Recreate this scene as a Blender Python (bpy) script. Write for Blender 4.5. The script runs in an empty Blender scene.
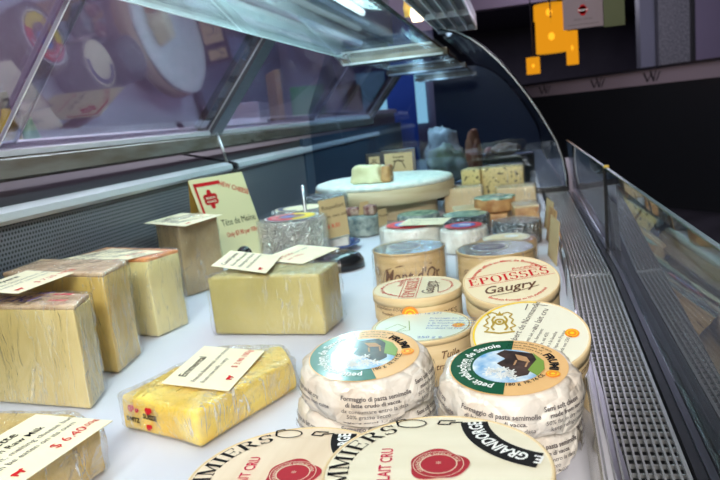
import bpy, bmesh, math, random
from mathutils import Vector, Matrix, noise
random.seed(7)
PI = math.pi
T = 0.90                       # height of the tray bed above the shop floor
scene = bpy.context.scene
COL = scene.collection
def R(d): return math.radians(d)

# ------------------------------------------------------------------ materials
class N:
    """small node helper"""
    def __init__(s, name):
        s.m = bpy.data.materials.new(name); s.m.use_nodes = True
        s.t = s.m.node_tree; s.t.nodes.clear()
        s.out = s.t.nodes.new('ShaderNodeOutputMaterial')
    def n(s, typ, **kw):
        nd = s.t.nodes.new(typ)
        for k, v in kw.items(): setattr(nd, k, v)
        return nd
    def l(s, a, b): s.t.links.new(a, b)
    def coord(s, scale=(1, 1, 1), rot=(0, 0, 0)):
        tc = s.n('ShaderNodeTexCoord'); mp = s.n('ShaderNodeMapping')
        mp.inputs['Scale'].default_value = scale; mp.inputs['Rotation'].default_value = rot
        s.l(tc.outputs['Object'], mp.inputs[0]); return mp.outputs[0]
    def noise(s, vec, scale, detail=3, rough=.5, dist=0):
        nd = s.n('ShaderNodeTexNoise'); s.l(vec, nd.inputs['Vector'])
        nd.inputs['Scale'].default_value = scale; nd.inputs['Detail'].default_value = detail
        nd.inputs['Roughness'].default_value = rough; nd.inputs['Distortion'].default_value = dist
        return nd.outputs['Fac']
    def ramp(s, fac, stops):
        r = s.n('ShaderNodeValToRGB'); e = r.color_ramp.elements
        while len(e) < len(stops): e.new(.5)
        for i, (p, c) in enumerate(stops):
            e[i].position = p; e[i].color = (c[0], c[1], c[2], 1) if not isinstance(c, (int, float)) else (c, c, c, 1)
        s.l(fac, r.inputs[0]); return r.outputs[0]
    def math(s, op, a, b=None, c=None):
        nd = s.n('ShaderNodeMath', operation=op)
        for i, v in enumerate((a, b, c)):
            if v is None: continue
            if isinstance(v, (int, float)): nd.inputs[i].default_value = v
            else: s.l(v, nd.inputs[i])
        return nd.outputs[0]
    def bump(s, h, strength=.3, dist=.002):
        b = s.n('ShaderNodeBump'); b.inputs['Strength'].default_value = strength
        b.inputs['Distance'].default_value = dist; s.l(h, b.inputs['Height']); return b.outputs[0]
    def schlick(s, normal=None):
        g = s.n('ShaderNodeNewGeometry'); d = s.n('ShaderNodeVectorMath', operation='DOT_PRODUCT')
        s.l(normal if normal is not None else g.outputs['Normal'], d.inputs[0]); s.l(g.outputs['Incoming'], d.inputs[1])
        c = s.math('SUBTRACT', 1, s.math('ABSOLUTE', d.outputs['Value'])); c.node.use_clamp = True
        return s.math('MULTIPLY_ADD', s.math('POWER', c, 5), .96, .04)
    def pri(s, col=None, rough=.5, metal=0, normal=None, coat=0, sss=0, emis=None, es=0, spec=None):
        p = s.n('ShaderNodeBsdfPrincipled')
        if col is not None:
            if isinstance(col, tuple): p.inputs['Base Color'].default_value = (*col, 1)
            else: s.l(col, p.inputs['Base Color'])
        if isinstance(rough, (int, float)): p.inputs['Roughness'].default_value = rough
        else: s.l(rough, p.inputs['Roughness'])
        p.inputs['Metallic'].default_value = metal
        p.inputs['Coat Weight'].default_value = coat
        p.inputs['Coat Roughness'].default_value = .08
        if spec is not None: p.inputs['Specular IOR Level'].default_value = spec
        if normal is not None: s.l(normal, p.inputs['Normal'])
        if emis: p.inputs['Emission Color'].default_value = (*emis, 1); p.inputs['Emission Strength'].default_value = es
        s.l(p.outputs[0], s.out.inputs[0]); return p

def flat(name, col, rough=.5, metal=0, **k):
    a = N(name); a.pri(col, rough, metal, **k); return a.m
def mottled(name, c1, c2, scale=30, rough=.5, bump=.2, metal=0, coat=0, detail=4, sc=(1, 1, 1), lo=.35, hi=.65, dist=.002):
    a = N(name); v = a.coord(sc); f = a.noise(v, scale, detail)
    a.pri(a.ramp(f, [(lo, c1), (hi, c2)]), rough, metal, a.bump(f, bump, dist), coat); return a.m
def emit(name, col, s):
    a = N(name); e = a.n('ShaderNodeEmission'); e.inputs[0].default_value = (*col, 1); e.inputs[1].default_value = s
    a.l(e.outputs[0], a.out.inputs[0]); return a.m
def wrap_mat(name, haze=.06, tint=(1, 1, 1), wr=26, strength=1.0, direc=(1, 1, .35), streak=.34):
    """cling film: clear, with crinkled highlights and white streaks painted in as glare on the folds"""
    a = N(name); v = a.coord(direc)
    f = a.noise(v, wr, 4, .55, 1.4)
    r = a.math('ABSOLUTE', a.math('SUBTRACT', f, .5))
    nb = a.bump(r, strength, .014)
    g = a.n('ShaderNodeBsdfGlossy'); g.inputs['Roughness'].default_value = .10; g.inputs[0].default_value = (1, 1, 1, 1)
    a.l(nb, g.inputs['Normal'])
    d = a.n('ShaderNodeBsdfPrincipled'); d.inputs['Base Color'].default_value = (.84, .84, .84, 1); d.inputs['Roughness'].default_value = .25
    a.l(nb, d.inputs['Normal'])
    tr = a.n('ShaderNodeBsdfTransparent'); tr.inputs[0].default_value = (*tint, 1)
    fr = a.schlick(nb)
    m1 = a.n('ShaderNodeMixShader'); a.l(a.math('MULTIPLY_ADD', fr, .9, .0), m1.inputs[0])
    # white streaks painted along slanting folds, standing in for glare
    v2 = a.coord((24, 24, 4.5), (.6, .35, .4)); s1 = a.noise(v2, 1.6, 4, .6, .5)
    line = a.ramp(a.math('ABSOLUTE', a.math('SUBTRACT', s1, .5)), [(.002, streak), (.018, 0)])
    gate = a.ramp(a.noise(v, 13, 2), [(.50, 0), (.66, 1)])
    hz = a.ramp(a.noise(v, wr * .6, 3, .6, .8), [(.5, 0), (.8, haze * 4)])
    m2 = a.n('ShaderNodeMixShader'); tot = a.math('ADD', a.math('ADD', hz, haze * .5), a.math('MULTIPLY', line, gate)); tot.node.use_clamp = True
    a.l(tot, m2.inputs[0])
    a.l(tr.outputs[0], m2.inputs[1]); a.l(d.outputs[0], m2.inputs[2])
    a.l(m2.outputs[0], m1.inputs[1]); a.l(g.outputs[0], m1.inputs[2]); a.l(m1.outputs[0], a.out.inputs[0])
    return a.m
def glass_mat(name, tint=(1, 1, 1), mul=1.0, add=0.0, rough=.0, refl=(1, 1, 1)):
    a = N(name); g = a.n('ShaderNodeBsdfGlossy'); g.inputs['Roughness'].default_value = rough
    g.inputs[0].default_value = (*refl, 1)
    tr = a.n('ShaderNodeBsdfTransparent'); tr.inputs[0].default_value = (*tint, 1)
    fr = a.schlick()
    mx = a.n('ShaderNodeMixShader'); f = a.math('MULTIPLY_ADD', fr, mul, add)
    nd = f.node; nd.use_clamp = True
    a.l(f, mx.inputs[0]); a.l(tr.outputs[0], mx.inputs[1]); a.l(g.outputs[0], mx.inputs[2]); a.l(mx.outputs[0], a.out.inputs[0])
    return a.m
def perforated(name, pitch, rad, base, axes=(1, 2)):
    a = N(name); tc = a.n('ShaderNodeTexCoord'); sp = a.n('ShaderNodeSeparateXYZ'); a.l(tc.outputs['Object'], sp.inputs[0])
    u = a.math('DIVIDE', sp.outputs[axes[0]], pitch); w = a.math('DIVIDE', sp.outputs[axes[1]], pitch)
    row = a.math('FLOOR', w); u2 = a.math('ADD', u, a.math('MULTIPLY', a.math('MODULO', a.math('ABSOLUTE', row), 2), .5))
    fu = a.math('SUBTRACT', a.math('FRACT', u2), .5); fw = a.math('SUBTRACT', a.math('FRACT', w), .5)
    d = a.math('SQRT', a.math('ADD', a.math('MULTIPLY', fu, fu), a.math('MULTIPLY', fw, fw)))
    h = a.math('LESS_THAN', d, rad)
    c = a.ramp(h, [(.4, base), (.6, (.006, .006, .008))])
    p = a.pri(c, .38, .0); a.l(a.math('SUBTRACT', .75, a.math('MULTIPLY', h, .75)), a.n('NodeReroute').inputs[0])
    return a.m
def brushed(name, col=(.62, .62, .64), rough=.3, sc=(60, 2, 60), metal=1):
    a = N(name); v = a.coord(sc); f = a.noise(v, 8, 3)
    a.pri(a.ramp(f, [(.3, tuple(c * .8 for c in col)), (.7, col)]), rough, metal, a.bump(f, .08, .001)); return a.m
def foil_mat(name, col=(.8, .8, .8), scale=45, strength=1, rough=.18):
    a = N(name); v = a.coord(); vo = a.n('ShaderNodeTexVoronoi', feature='F1'); vo.inputs['Scale'].default_value = scale
    nz = a.n('ShaderNodeTexNoise'); nz.inputs['Scale'].default_value = scale * .5; a.l(v, nz.inputs['Vector'])
    mx = a.n('ShaderNodeMix', data_type='VECTOR'); mx.inputs[0].default_value = .25; a.l(v, mx.inputs[4]); a.l(nz.outputs['Color'], mx.inputs[5])
    a.l(mx.outputs[1], vo.inputs['Vector'])
    a.pri(a.ramp(vo.outputs['Distance'], [(.1, tuple(c * .55 for c in col)), (.6, col)]), rough, .6, a.bump(vo.outputs['Distance'], strength, .012)); return a.m

M = {}
M['paper_liner'] = mottled('white_liner_paper', (.56, .56, .63), (.62, .62, .69), 3, .6, .15, dist=.004)
M['steel'] = brushed('brushed_steel')
M['dark_steel'] = brushed('dark_steel', (.20, .20, .23), .34)
M['rail_steel'] = mottled('tarnished_steel', (.24, .18, .13), (.42, .38, .34), 5, .25, .05, .6, sc=(3, 1, 6))
M['aluminium'] = flat('aluminium', (.74, .74, .77), .3, .4)
M['ledge'] = flat('grey_ledge', (.055, .055, .065), .45, .1)
M['perf'] = perforated('perforated_sheet', .0068, .32, (.14, .14, .165))
M['grille'] = flat('grille_metal', (.46, .47, .48), .26, .6)
M['black'] = flat('black_plastic', (.012, .012, .014), .25)
M['black_metal'] = flat('black_metal', (.02, .02, .025), .4, .3)
M['void'] = flat('dark_duct', (.008, .009, .012), .7)
M['door_glass'] = glass_mat('door_glass', (.76, .73, .80), 1.1, .13, .035, (.66, .58, .68))
M['shelf_glass'] = glass_mat('shelf_glass', (.88, .96, .95), 1.0, .03)
M['glass_edge'] = flat('green_glass_edge', (.015, .09, .08), .2)
M['front_glass'] = glass_mat('front_glass', (.80, .84, .86), .9, .0)
M['curved_glass'] = glass_mat('curved_end_glass', (.35, .42, .52), 1.2, .05, .02, (.7, .85, 1))
M['wrap'] = wrap_mat('cling_film', .015)
M['wrap_milky'] = wrap_mat('milky_cling_film', .09, (1, 1, 1), 34, 1.2, (1, 1, 1), .8)
M['gruyere'] = mottled('pale_hard_cheese', (.60, .43, .15), (.75, .58, .27), 14, .5, .15, sc=(1, 1, .6))
M['gruyere_warm'] = mottled('golden_hard_cheese', (.60, .38, .09), (.74, .53, .18), 14, .5, .15)
M['ivory'] = mottled('ivory_hard_cheese', (.72, .60, .28), (.84, .72, .38), 12, .5, .15)
M['brown_cheese'] = mottled('dull_brown_cheese', (.36, .24, .12), (.52, .37, .19), 10, .5, .2)
M['grey_yellow'] = mottled('dull_yellow_cheese', (.42, .35, .12), (.56, .47, .19), 9, .5, .15)
M['emmental'] = mottled('yellow_cheese', (.82, .50, .035), (.94, .72, .12), 16, .42, .25)
M['rind_paper'] = mottled('tan_rind', (.50, .30, .17), (.70, .50, .32), 40, .6, .4)
M['rind_orange'] = mottled('orange_rind', (.66, .20, .05), (.80, .34, .12), 25, .5, .4)
M['rind_brown'] = mottled('brown_rind', (.36, .16, .06), (.60, .36, .18), 22, .45, .5)
M['wood'] = mottled('pale_poplar_wood', (.70, .52, .32), (.80, .64, .44), 6, .5, .05, sc=(1, 9, 1))
M['wood_side'] = mottled('thin_wood_band', (.66, .48, .25), (.78, .61, .36), 6, .5, .05, sc=(1, 1, 14))
M['wood_tan'] = mottled('tan_wood_band', (.50, .34, .15), (.62, .44, .21), 6, .5, .05, sc=(1, 1, 14))
M['lid_cream'] = mottled('cream_printed_lid', (.76, .66, .43), (.81, .71, .49), 6, .6, .03)
M['lid_ivory'] = mottled('ivory_printed_lid', (.74, .67, .50), (.81, .74, .58), 7, .65, .03, sc=(1, 6, 1))
M['lid_pink'] = mottled('pinkish_wood_lid', (.70, .54, .38), (.79, .65, .49), 6, .65, .05, sc=(7, 1, 1))
M['lid_green'] = flat('pale_green_lid', (.72, .80, .70), .4)
M['lid_camembert'] = flat('pale_cream_lid', (.78, .76, .62), .4)
M['card'] = mottled('cream_card', (.86, .76, .52), (.89, .79, .56), 20, .55, .02)
M['card_tent'] = flat('soft_yellow_card', (.80, .69, .40), .5)
M['card_yellow'] = flat('yellow_card', (.84, .72, .34), .5)
M['card_amber'] = flat('amber_card', (.70, .42, .08), .55)
M['card_brown'] = flat('kraft_card', (.50, .36, .18), .6)
M['ink'] = flat('black_ink', (.012, .011, .012), .8, spec=.12)
M['ink_grey'] = flat('grey_ink', (.11, .09, .09), .5)
M['ink_purple'] = flat('purple_ink', (.06, .03, .16), .5)
M['ink_red'] = flat('red_ink', (.60, .015, .02), .8, spec=.12)
M['ink_pink'] = flat('crimson_ink', (.56, .015, .07), .8, spec=.12)
M['ink_brown'] = flat('brown_ink', (.13, .055, .025), .5)
M['ink_gold'] = flat('gold_ink', (.55, .38, .06), .4, .3)
M['ink_yellow'] = flat('yellow_ink', (.85, .62, .03), .4)
M['orange_seal'] = flat('orange_seal', (.90, .26, .02), .45)
M['white_ink'] = flat('white_ink', (.85, .85, .82), .45)
M['green_label'] = flat('dark_green_label', (.008, .10, .045), .3, coat=.6)
M['peach_label'] = flat('peach_label', (.86, .52, .22), .35, coat=.5)
M['sky_blue'] = mottled('label_blue_white', (.15, .42, .75), (.85, .92, .95), 55, .35, 0, coat=.6)
M['dark_photo'] = mottled('label_dark_brown', (.015, .012, .012), (.10, .06, .05), 60, .3, 0, coat=.6)
M['meadow'] = flat('label_meadow_green', (.22, .36, .06), .35, coat=.5)
M['wax'] = mottled('burgundy_wax_print', (.34, .003, .014), (.42, .006, .022), 30, .75, .1)
M['wax_dark'] = flat('dark_burgundy_print', (.20, .004, .012), .35)
M['paper_wrap'] = None
M['foil'] = foil_mat('crinkled_foil', (.75, .75, .74), 60)
M['foil_dark'] = foil_mat('dark_crinkled_foil', (.20, .24, .26), 40)
M['foil_bronze'] = foil_mat('bronze_crinkled_foil', (.80, .74, .64), 60)
M['tin_top'] = flat('tin_foil_top', (.60, .64, .66), .22, .85)
M['label_blue'] = flat('navy_label', (.03, .03, .12), .35)
M['label_red'] = flat('red_label', (.72, .03, .05), .35)
M['label_midblue'] = flat('blue_label', (.10, .20, .55), .35)
M['brie_rind'] = mottled('bloomy_white_rind', (.62, .72, .68), (.80, .86, .80), 60, .8, .7, dist=.004)
M['brie_side'] = mottled('brie_wooden_band', (.50, .40, .24), (.62, .52, .34), 6, .6, .1, sc=(1, 1, 8))
M['brie_paste'] = mottled('soft_cheese_paste', (.68, .64, .36), (.80, .78, .52), 18, .35, .3)
M['white_rind'] = mottled('white_wheel_rind', (.60, .60, .52), (.82, .82, .76), 40, .6, .6, dist=.004)
M['blue_rind'] = mottled('blue_grey_mould_rind', (.07, .11, .12), (.34, .38, .34), 55, .7, .8, dist=.004)
M['green_top'] = mottled('mottled_green_label', (.02, .16, .12), (.50, .62, .46), 45, .35, .1, coat=.4)
M['berry'] = mottled('dark_red_cheese', (.12, .01, .02), (.5, .38, .30), 60, .5, .5)
M['truffle'] = mottled('spotted_yellow_cheese', (.10, .08, .03), (.58, .47, .20), 80, .5, .2, lo=.36, hi=.46)
M['tan_cut'] = mottled('tan_cut_face', (.50, .38, .20), (.60, .47, .28), 8, .45, .1)
M['orange_crust'] = mottled('orange_brown_crust', (.30, .12, .04), (.56, .34, .14), 30, .45, .5)
M['plate_blue'] = flat('navy_glazed_plate', (.02, .06, .22), .15, coat=1)
M['clear_acrylic'] = glass_mat('clear_acrylic', (.90, .88, .80), 1.2, .06)

def paper_wrap_mat():
    a = N('crumpled_white_paper'); v = a.coord((1, 1, 1)); nf = a.n('ShaderNodeTexVoronoi', feature='DISTANCE_TO_EDGE'); nf.inputs['Scale'].default_value = 34; a.l(v, nf.inputs['Vector'])
    f = a.math('ADD', a.noise(v, 26, 5, .55, .9), a.math('MULTIPLY', a.math('MINIMUM', nf.outputs[0], .12), 2.0))
    g = a.noise(v, 14, 4)
    col = a.ramp(g, [(.35, (.66, .55, .44)), (.65, (.84, .79, .72))])
    a.pri(col, .33, 0, a.bump(f, .7, .0055), coat=.5); return a.m
M['paper_wrap'] = paper_wrap_mat()
def lamp_shade():
    """lit amber shade, thin enough for the bulb to show through"""
    a = N('amber_lit_shade'); e = a.n('ShaderNodeEmission'); e.inputs[0].default_value = (1.0, .44, .018, 1); e.inputs[1].default_value = .62
    tr = a.n('ShaderNodeBsdfTransparent'); tr.inputs[0].default_value = (1, .72, .25, 1); mx = a.n('ShaderNodeMixShader'); mx.inputs[0].default_value = .62
    a.l(tr.outputs[0], mx.inputs[1]); a.l(e.outputs[0], mx.inputs[2]); a.l(mx.outputs[0], a.out.inputs[0]); return a.m

# ------------------------------------------------------------------ mesh helpers
def link_mesh(name, bm, mats, parent=None, smooth=False):
    me = bpy.data.meshes.new(name); bm.to_mesh(me); bm.free()
    for m in (mats if isinstance(mats, (list, tuple)) else [mats]): me.materials.append(M[m] if isinstance(m, str) else m)
    if smooth:
        for p in me.polygons: p.use_smooth = True
    o = bpy.data.objects.new(name, me); COL.objects.link(o)
    if parent: o.parent = parent
    return o
def thing(name, label, cat, loc=(0, 0, 0), rz=0, group=None, rot=None):
    o = bpy.data.objects.new(name, None); COL.objects.link(o); o.empty_display_size = .02
    o.location = loc; o.rotation_euler = rot if rot else (0, 0, rz)
    tag(o, label, cat, group); return o
def tag(o, label, cat, group=None):
    o['label'] = label; o['category'] = cat
    if group: o['group'] = group
    return o
def struct(name, bm, mat, parent=None, smooth=False):
    o = link_mesh(name, bm, mat, parent, smooth)
    if not parent: o['kind'] = 'structure'
    return o
def box(bm, x0, x1, y0, y1, z0, z1, bev=0):
    vs = [bm.verts.new((x, y, z)) for x in (x0, x1) for y in (y0, y1) for z in (z0, z1)]
    F = [(0, 1, 3, 2), (4, 6, 7, 5), (0, 4, 5, 1), (2, 3, 7, 6), (0, 2, 6, 4), (1, 5, 7, 3)]
    fs = [bm.faces.new([vs[i] for i in f]) for f in F]
    if bev:
        es = list({e for f in fs for e in f.edges}); bmesh.ops.bevel(bm, geom=es, offset=bev, segments=2, affect='EDGES', profile=.5)
    return bm
def B(*a, **k): return box(bmesh.new(), *a, **k)
def prism_xz(prof, y0, y1, bm=None, closed=True):
    """profile in x,z swept along y"""
    bm = bm or bmesh.new()
    a = [bm.verts.new((x, y0, z)) for x, z in prof]; b = [bm.verts.new((x, y1, z)) for x, z in prof]
    n = len(prof)
    for i in range(n if closed else n - 1):
        j = (i + 1) % n; bm.faces.new([a[i], a[j], b[j], b[i]])
    if closed: bm.faces.new(a[::-1]); bm.faces.new(b)
    bmesh.ops.recalc_face_normals(bm, faces=bm.faces); return bm
def lathe(prof, seg=64, bm=None, wob=0, seed=0, cx=0, cy=0):
    """profile of (r,z), bottom to top; capped where r=0"""
    bm = bm or bmesh.new(); rings = []
    for r, z in prof:
        if r < 1e-6: rings.append([bm.verts.new((cx, cy, z))]); continue
        ring = []
        for i in range(seg):
            a = 2 * PI * i / seg; rr = r
            if wob: rr = r * (1 + wob * noise.noise(Vector((math.cos(a) * 2.2 + seed, math.sin(a) * 2.2, z * 30))))
            ring.append(bm.verts.new((cx + rr * math.cos(a), cy + rr * math.sin(a), z)))
        rings.append(ring)
    for a, b in zip(rings, rings[1:]):
        if len(a) == 1 and len(b) == 1: continue
        for i in range(seg):
            j = (i + 1) % seg
            if len(a) == 1: bm.faces.new([a[0], b[i], b[j]])
            elif len(b) == 1: bm.faces.new([a[i], a[j], b[0]])
            else: bm.faces.new([a[i], a[j], b[j], b[i]])
    bmesh.ops.recalc_face_normals(bm, faces=bm.faces); return bm
def drum(r, z0, z1, bev=.002, n=3):
    """bevelled disc profile"""
    p = [(0, z0), (r - bev, z0)]
    for i in range(1, n + 1): a = PI / 2 * i / n; p.append((r - bev + bev * math.sin(a), z0 + bev - bev * math.cos(a)))
    for i in range(0, n + 1): a = PI / 2 * i / n; p.append((r - bev + bev * math.cos(a), z1 - bev + bev * math.sin(a)))
    p.append((0, z1)); return p
def tube(pts, r, bm=None, seg=8):
    bm = bm or bmesh.new(); rings = []
    for i, p in enumerate(pts):
        p = Vector(p); d = (Vector(pts[min(i + 1, len(pts) - 1)]) - Vector(pts[max(i - 1, 0)])).normalized()
        u = d.orthogonal().normalized() if abs(d.z) > .9 else d.cross(Vector((0, 0, 1))).normalized(); w = d.cross(u)
        rings.append([bm.verts.new(p + u * r * math.cos(2 * PI * k / seg) + w * r * math.sin(2 * PI * k / seg)) for k in range(seg)])
    for a, b in zip(rings, rings[1:]):
        for k in range(seg): bm.faces.new([a[k], a[(k + 1) % seg], b[(k + 1) % seg], b[k]])
    bm.faces.new(rings[0][::-1]); bm.faces.new(rings[-1])
    bmesh.ops.recalc_face_normals(bm, faces=bm.faces); return bm
def poly_prism(poly, z0, z1, bev=.003, cuts=0, amp=0, fr=25, seed=0, taper=0, segs=2):
    """solid on a footprint polygon (counter-clockwise), rounded, optionally lumpy"""
    bm = bmesh.new(); cx = sum(p[0] for p in poly) / len(poly); cy = sum(p[1] for p in poly) / len(poly)
    a = [bm.verts.new((x, y, z0)) for x, y in poly]
    b = [bm.verts.new((cx + (x - cx) * (1 - taper), cy + (y - cy) * (1 - taper), z1)) for x, y in poly]
    n = len(poly)
    for i in range(n): bm.faces.new([a[i], a[(i + 1) % n], b[(i + 1) % n], b[i]])
    bm.faces.new(a[::-1]); bm.faces.new(b); bmesh.ops.recalc_face_normals(bm, faces=bm.faces)
    if bev: bmesh.ops.bevel(bm, geom=list(bm.edges), offset=bev, segments=segs, affect='EDGES', profile=.5)
    if cuts:
        bmesh.ops.triangulate(bm, faces=[f for f in bm.faces if len(f.verts) > 4])
        for _ in range(cuts):
            es = [e for e in bm.edges if e.calc_length() > .0055]
            if es: bmesh.ops.subdivide_edges(bm, edges=es, cuts=1, use_grid_fill=True)
    if amp:
        for v in bm.verts:
            q = v.co * fr + Vector((seed, seed, seed)); d = noise.noise_vector(q) * amp
            if v.co.z < z0 + .002: d.z = abs(d.z) * .2
            v.co += d
    return bm
def offset_poly(poly, d):
    n = len(poly); out = []
    for i in range(n):
        p0, p, p1 = (Vector(poly[(i - 1) % n]), Vector(poly[i]), Vector(poly[(i + 1) % n]))
        e0 = (p - p0).normalized(); e1 = (p1 - p).normalized()
        n0 = Vector((e0.y, -e0.x)); n1 = Vector((e1.y, -e1.x)); b = (n0 + n1).normalized()
        out.append(tuple(p + b * d / max(.4, b.dot(n0))))
    return out

# ------------------------------------------------------------------ lettering (meshes from the built-in font, plus a small seriffed face)
_tc = {}
def text2d(s, size=1, bold=0, shear=0, align='LEFT', squeeze=1):
    key = (s, bold, shear)
    if key not in _tc:
        cu = bpy.data.curves.new('t', 'FONT'); cu.body = s; cu.size = 1; cu.offset = bold; cu.shear = shear; cu.resolution_u = 2
        ob = bpy.data.objects.new('t', cu); me = bpy.data.meshes.new_from_object(ob)
        _tc[key] = ([(v.co.x, v.co.y) for v in me.vertices], [tuple(p.vertices) for p in me.polygons])
        bpy.data.objects.remove(ob); bpy.data.meshes.remove(me); bpy.data.curves.remove(cu)
    vs, fs = _tc[key]
    w = max((v[0] for v in vs), default=0)
    dx = {'LEFT': 0, 'CENTER': -w / 2, 'RIGHT': -w}[align]
    return [((x + dx) * size * squeeze, y * size) for x, y in vs], fs
def _seg(x0, y0, x1, y1, w):
    d = Vector((x1 - x0, y1 - y0)); L = d.length; k = max(1, int(L / .2)); d.normalize(); q = Vector((-d.y, d.x)) * w / 2
    V = []; F = []
    for i in range(k + 1):
        p = Vector((x0, y0)) + Vector((x1 - x0, y1 - y0)) * i / k; V += [tuple(p + q), tuple(p - q)]
    for i in range(k): F.append((2 * i, 2 * i + 1, 2 * i + 3, 2 * i + 2))
    return V, F
def _arc(cx, cy, rx, ry, a0, a1, wt, wn, n=14):
    V = []; F = []
    for i in range(n + 1):
        a = R(a0 + (a1 - a0) * i / n); w = wn + (wt - wn) * abs(math.cos(a)) ** 1.5
        V += [(cx + rx * math.cos(a), cy + ry * math.sin(a)), (cx + (rx - w) * math.cos(a), cy + (ry - w * .6) * math.sin(a))]
    for i in range(n): F.append((2 * i, 2 * i + 1, 2 * i + 3, 2 * i + 2))
    return V, F
TK, TN, SR = .17, .06, .05
def S(x, y, w=.3): return _seg(x - w / 2, y, x + w / 2, y, SR)
SERIF = {
 'E': (.72, lambda: [_seg(.15, 0, .15, 1, TK), _seg(.02, .03, .62, .03, SR), _seg(.02, .97, .62, .97, SR), _seg(.2, .51, .5, .51, SR), _seg(.62, 0, .62, .26, SR), _seg(.62, .74, .62, 1, SR), _seg(.5, .4, .5, .62, SR)]),
 'P': (.72, lambda: [_seg(.15, 0, .15, 1, TK), S(.15, .03), _seg(.02, .97, .4, .97, SR), _seg(.2, .5, .4, .5, SR), _arc(.36, .735, .32, .26, -90, 90, TK, TN)]),
 'O': (.86, lambda: [_arc(.42, .5, .4, .53, 0, 360, TK, TN, 28)]),
 'I': (.38, lambda: [_seg(.18, 0, .18, 1, TK), S(.18, .03, .34), S(.18, .97, .34)]),
 'S': (.66, lambda: [_arc(.32, .735, .27, .28, 20, 270, .14, .09), _arc(.32, .27, .29, .29, -160, 90, .15, .09), _seg(.57, .7, .57, .98, SR), _seg(.05, .02, .05, .3, SR)]),
 'C': (.78, lambda: [_arc(.42, .5, .4, .53, 45, 315, TK, TN, 22), _seg(.7, .68, .7, 1, SR)]),
 'U': (.82, lambda: [_seg(.17, .35, .17, 1, TK), _seg(.65, .35, .65, 1, TN), _arc(.395, .36, .31, .39, 180, 360, .15, .08), S(.17, .97), S(.65, .97, .26)]),
 'L': (.68, lambda: [_seg(.15, 0, .15, 1, TK), _seg(.02, .03, .6, .03, SR), _seg(.6, 0, .6, .28, SR), S(.15, .97)]),
 'M': (1.0, lambda: [_seg(.14, 0, .14, 1, TN), _seg(.84, 0, .84, 1, TK), _seg(.16, 1, .48, .08, TK), _seg(.48, .08, .8, 1, TN), S(.14, .03, .26), S(.84, .03, .3), S(.1, .97, .2), S(.86, .97, .26)]),
 'R': (.80, lambda: [_seg(.15, 0, .15, 1, TK), S(.15, .03), _seg(.02, .97, .4, .97, SR), _seg(.2, .52, .4, .52, SR), _arc(.36, .745, .3, .25, -90, 90, TK, TN), _seg(.38, .5, .66, .03, TK), S(.7, .03, .2)]),
 ' ': (.35, lambda: []), '.': (.3, lambda: [_seg(.12, 0, .12, .15, TK)]),
 'N': (.9, lambda: [_seg(.15, 0, .15, 1, TN), _seg(.72, 0, .72, 1, TN), _seg(.15, 1, .72, 0, TK), S(.15, .03, .26), S(.72, .97, .26), S(.08, .97, .2)]),
 'G': (.84, lambda: [_arc(.42, .5, .4, .53, 45, 330, TK, TN, 22), _seg(.7, .68, .7, 1, SR), _seg(.7, .05, .7, .45, .14), S(.7, .45, .28)]),
 'Y': (.8, lambda: [_seg(.38, 0, .38, .45, TK), _seg(.38, .4, .08, 1, TK), _seg(.38, .4, .68, 1, TN), S(.38, .03), S(.08, .97, .26), S(.68, .97, .24)]),
 'V': (.8, lambda: [_seg(.38, 0, .08, 1, TK), _seg(.38, 0, .68, 1, TN), S(.08, .97, .26), S(.68, .97, .24)]),
}
def serif2d(s, size=1, align='LEFT', squeeze=1, track=.06):
    V = []; F = []; x = 0
    for ch in s:
        w, fn = SERIF[ch]
        for vs, fs in fn():
            o = len(V); V += [(x + a, b) for a, b in vs]; F += [tuple(i + o for i in f) for f in fs]
        x += w + track
    dx = {'LEFT': 0, 'CENTER': -x / 2, 'RIGHT': -x}[align]
    return [((a + dx) * size * squeeze, b * size) for a, b in V], F
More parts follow.
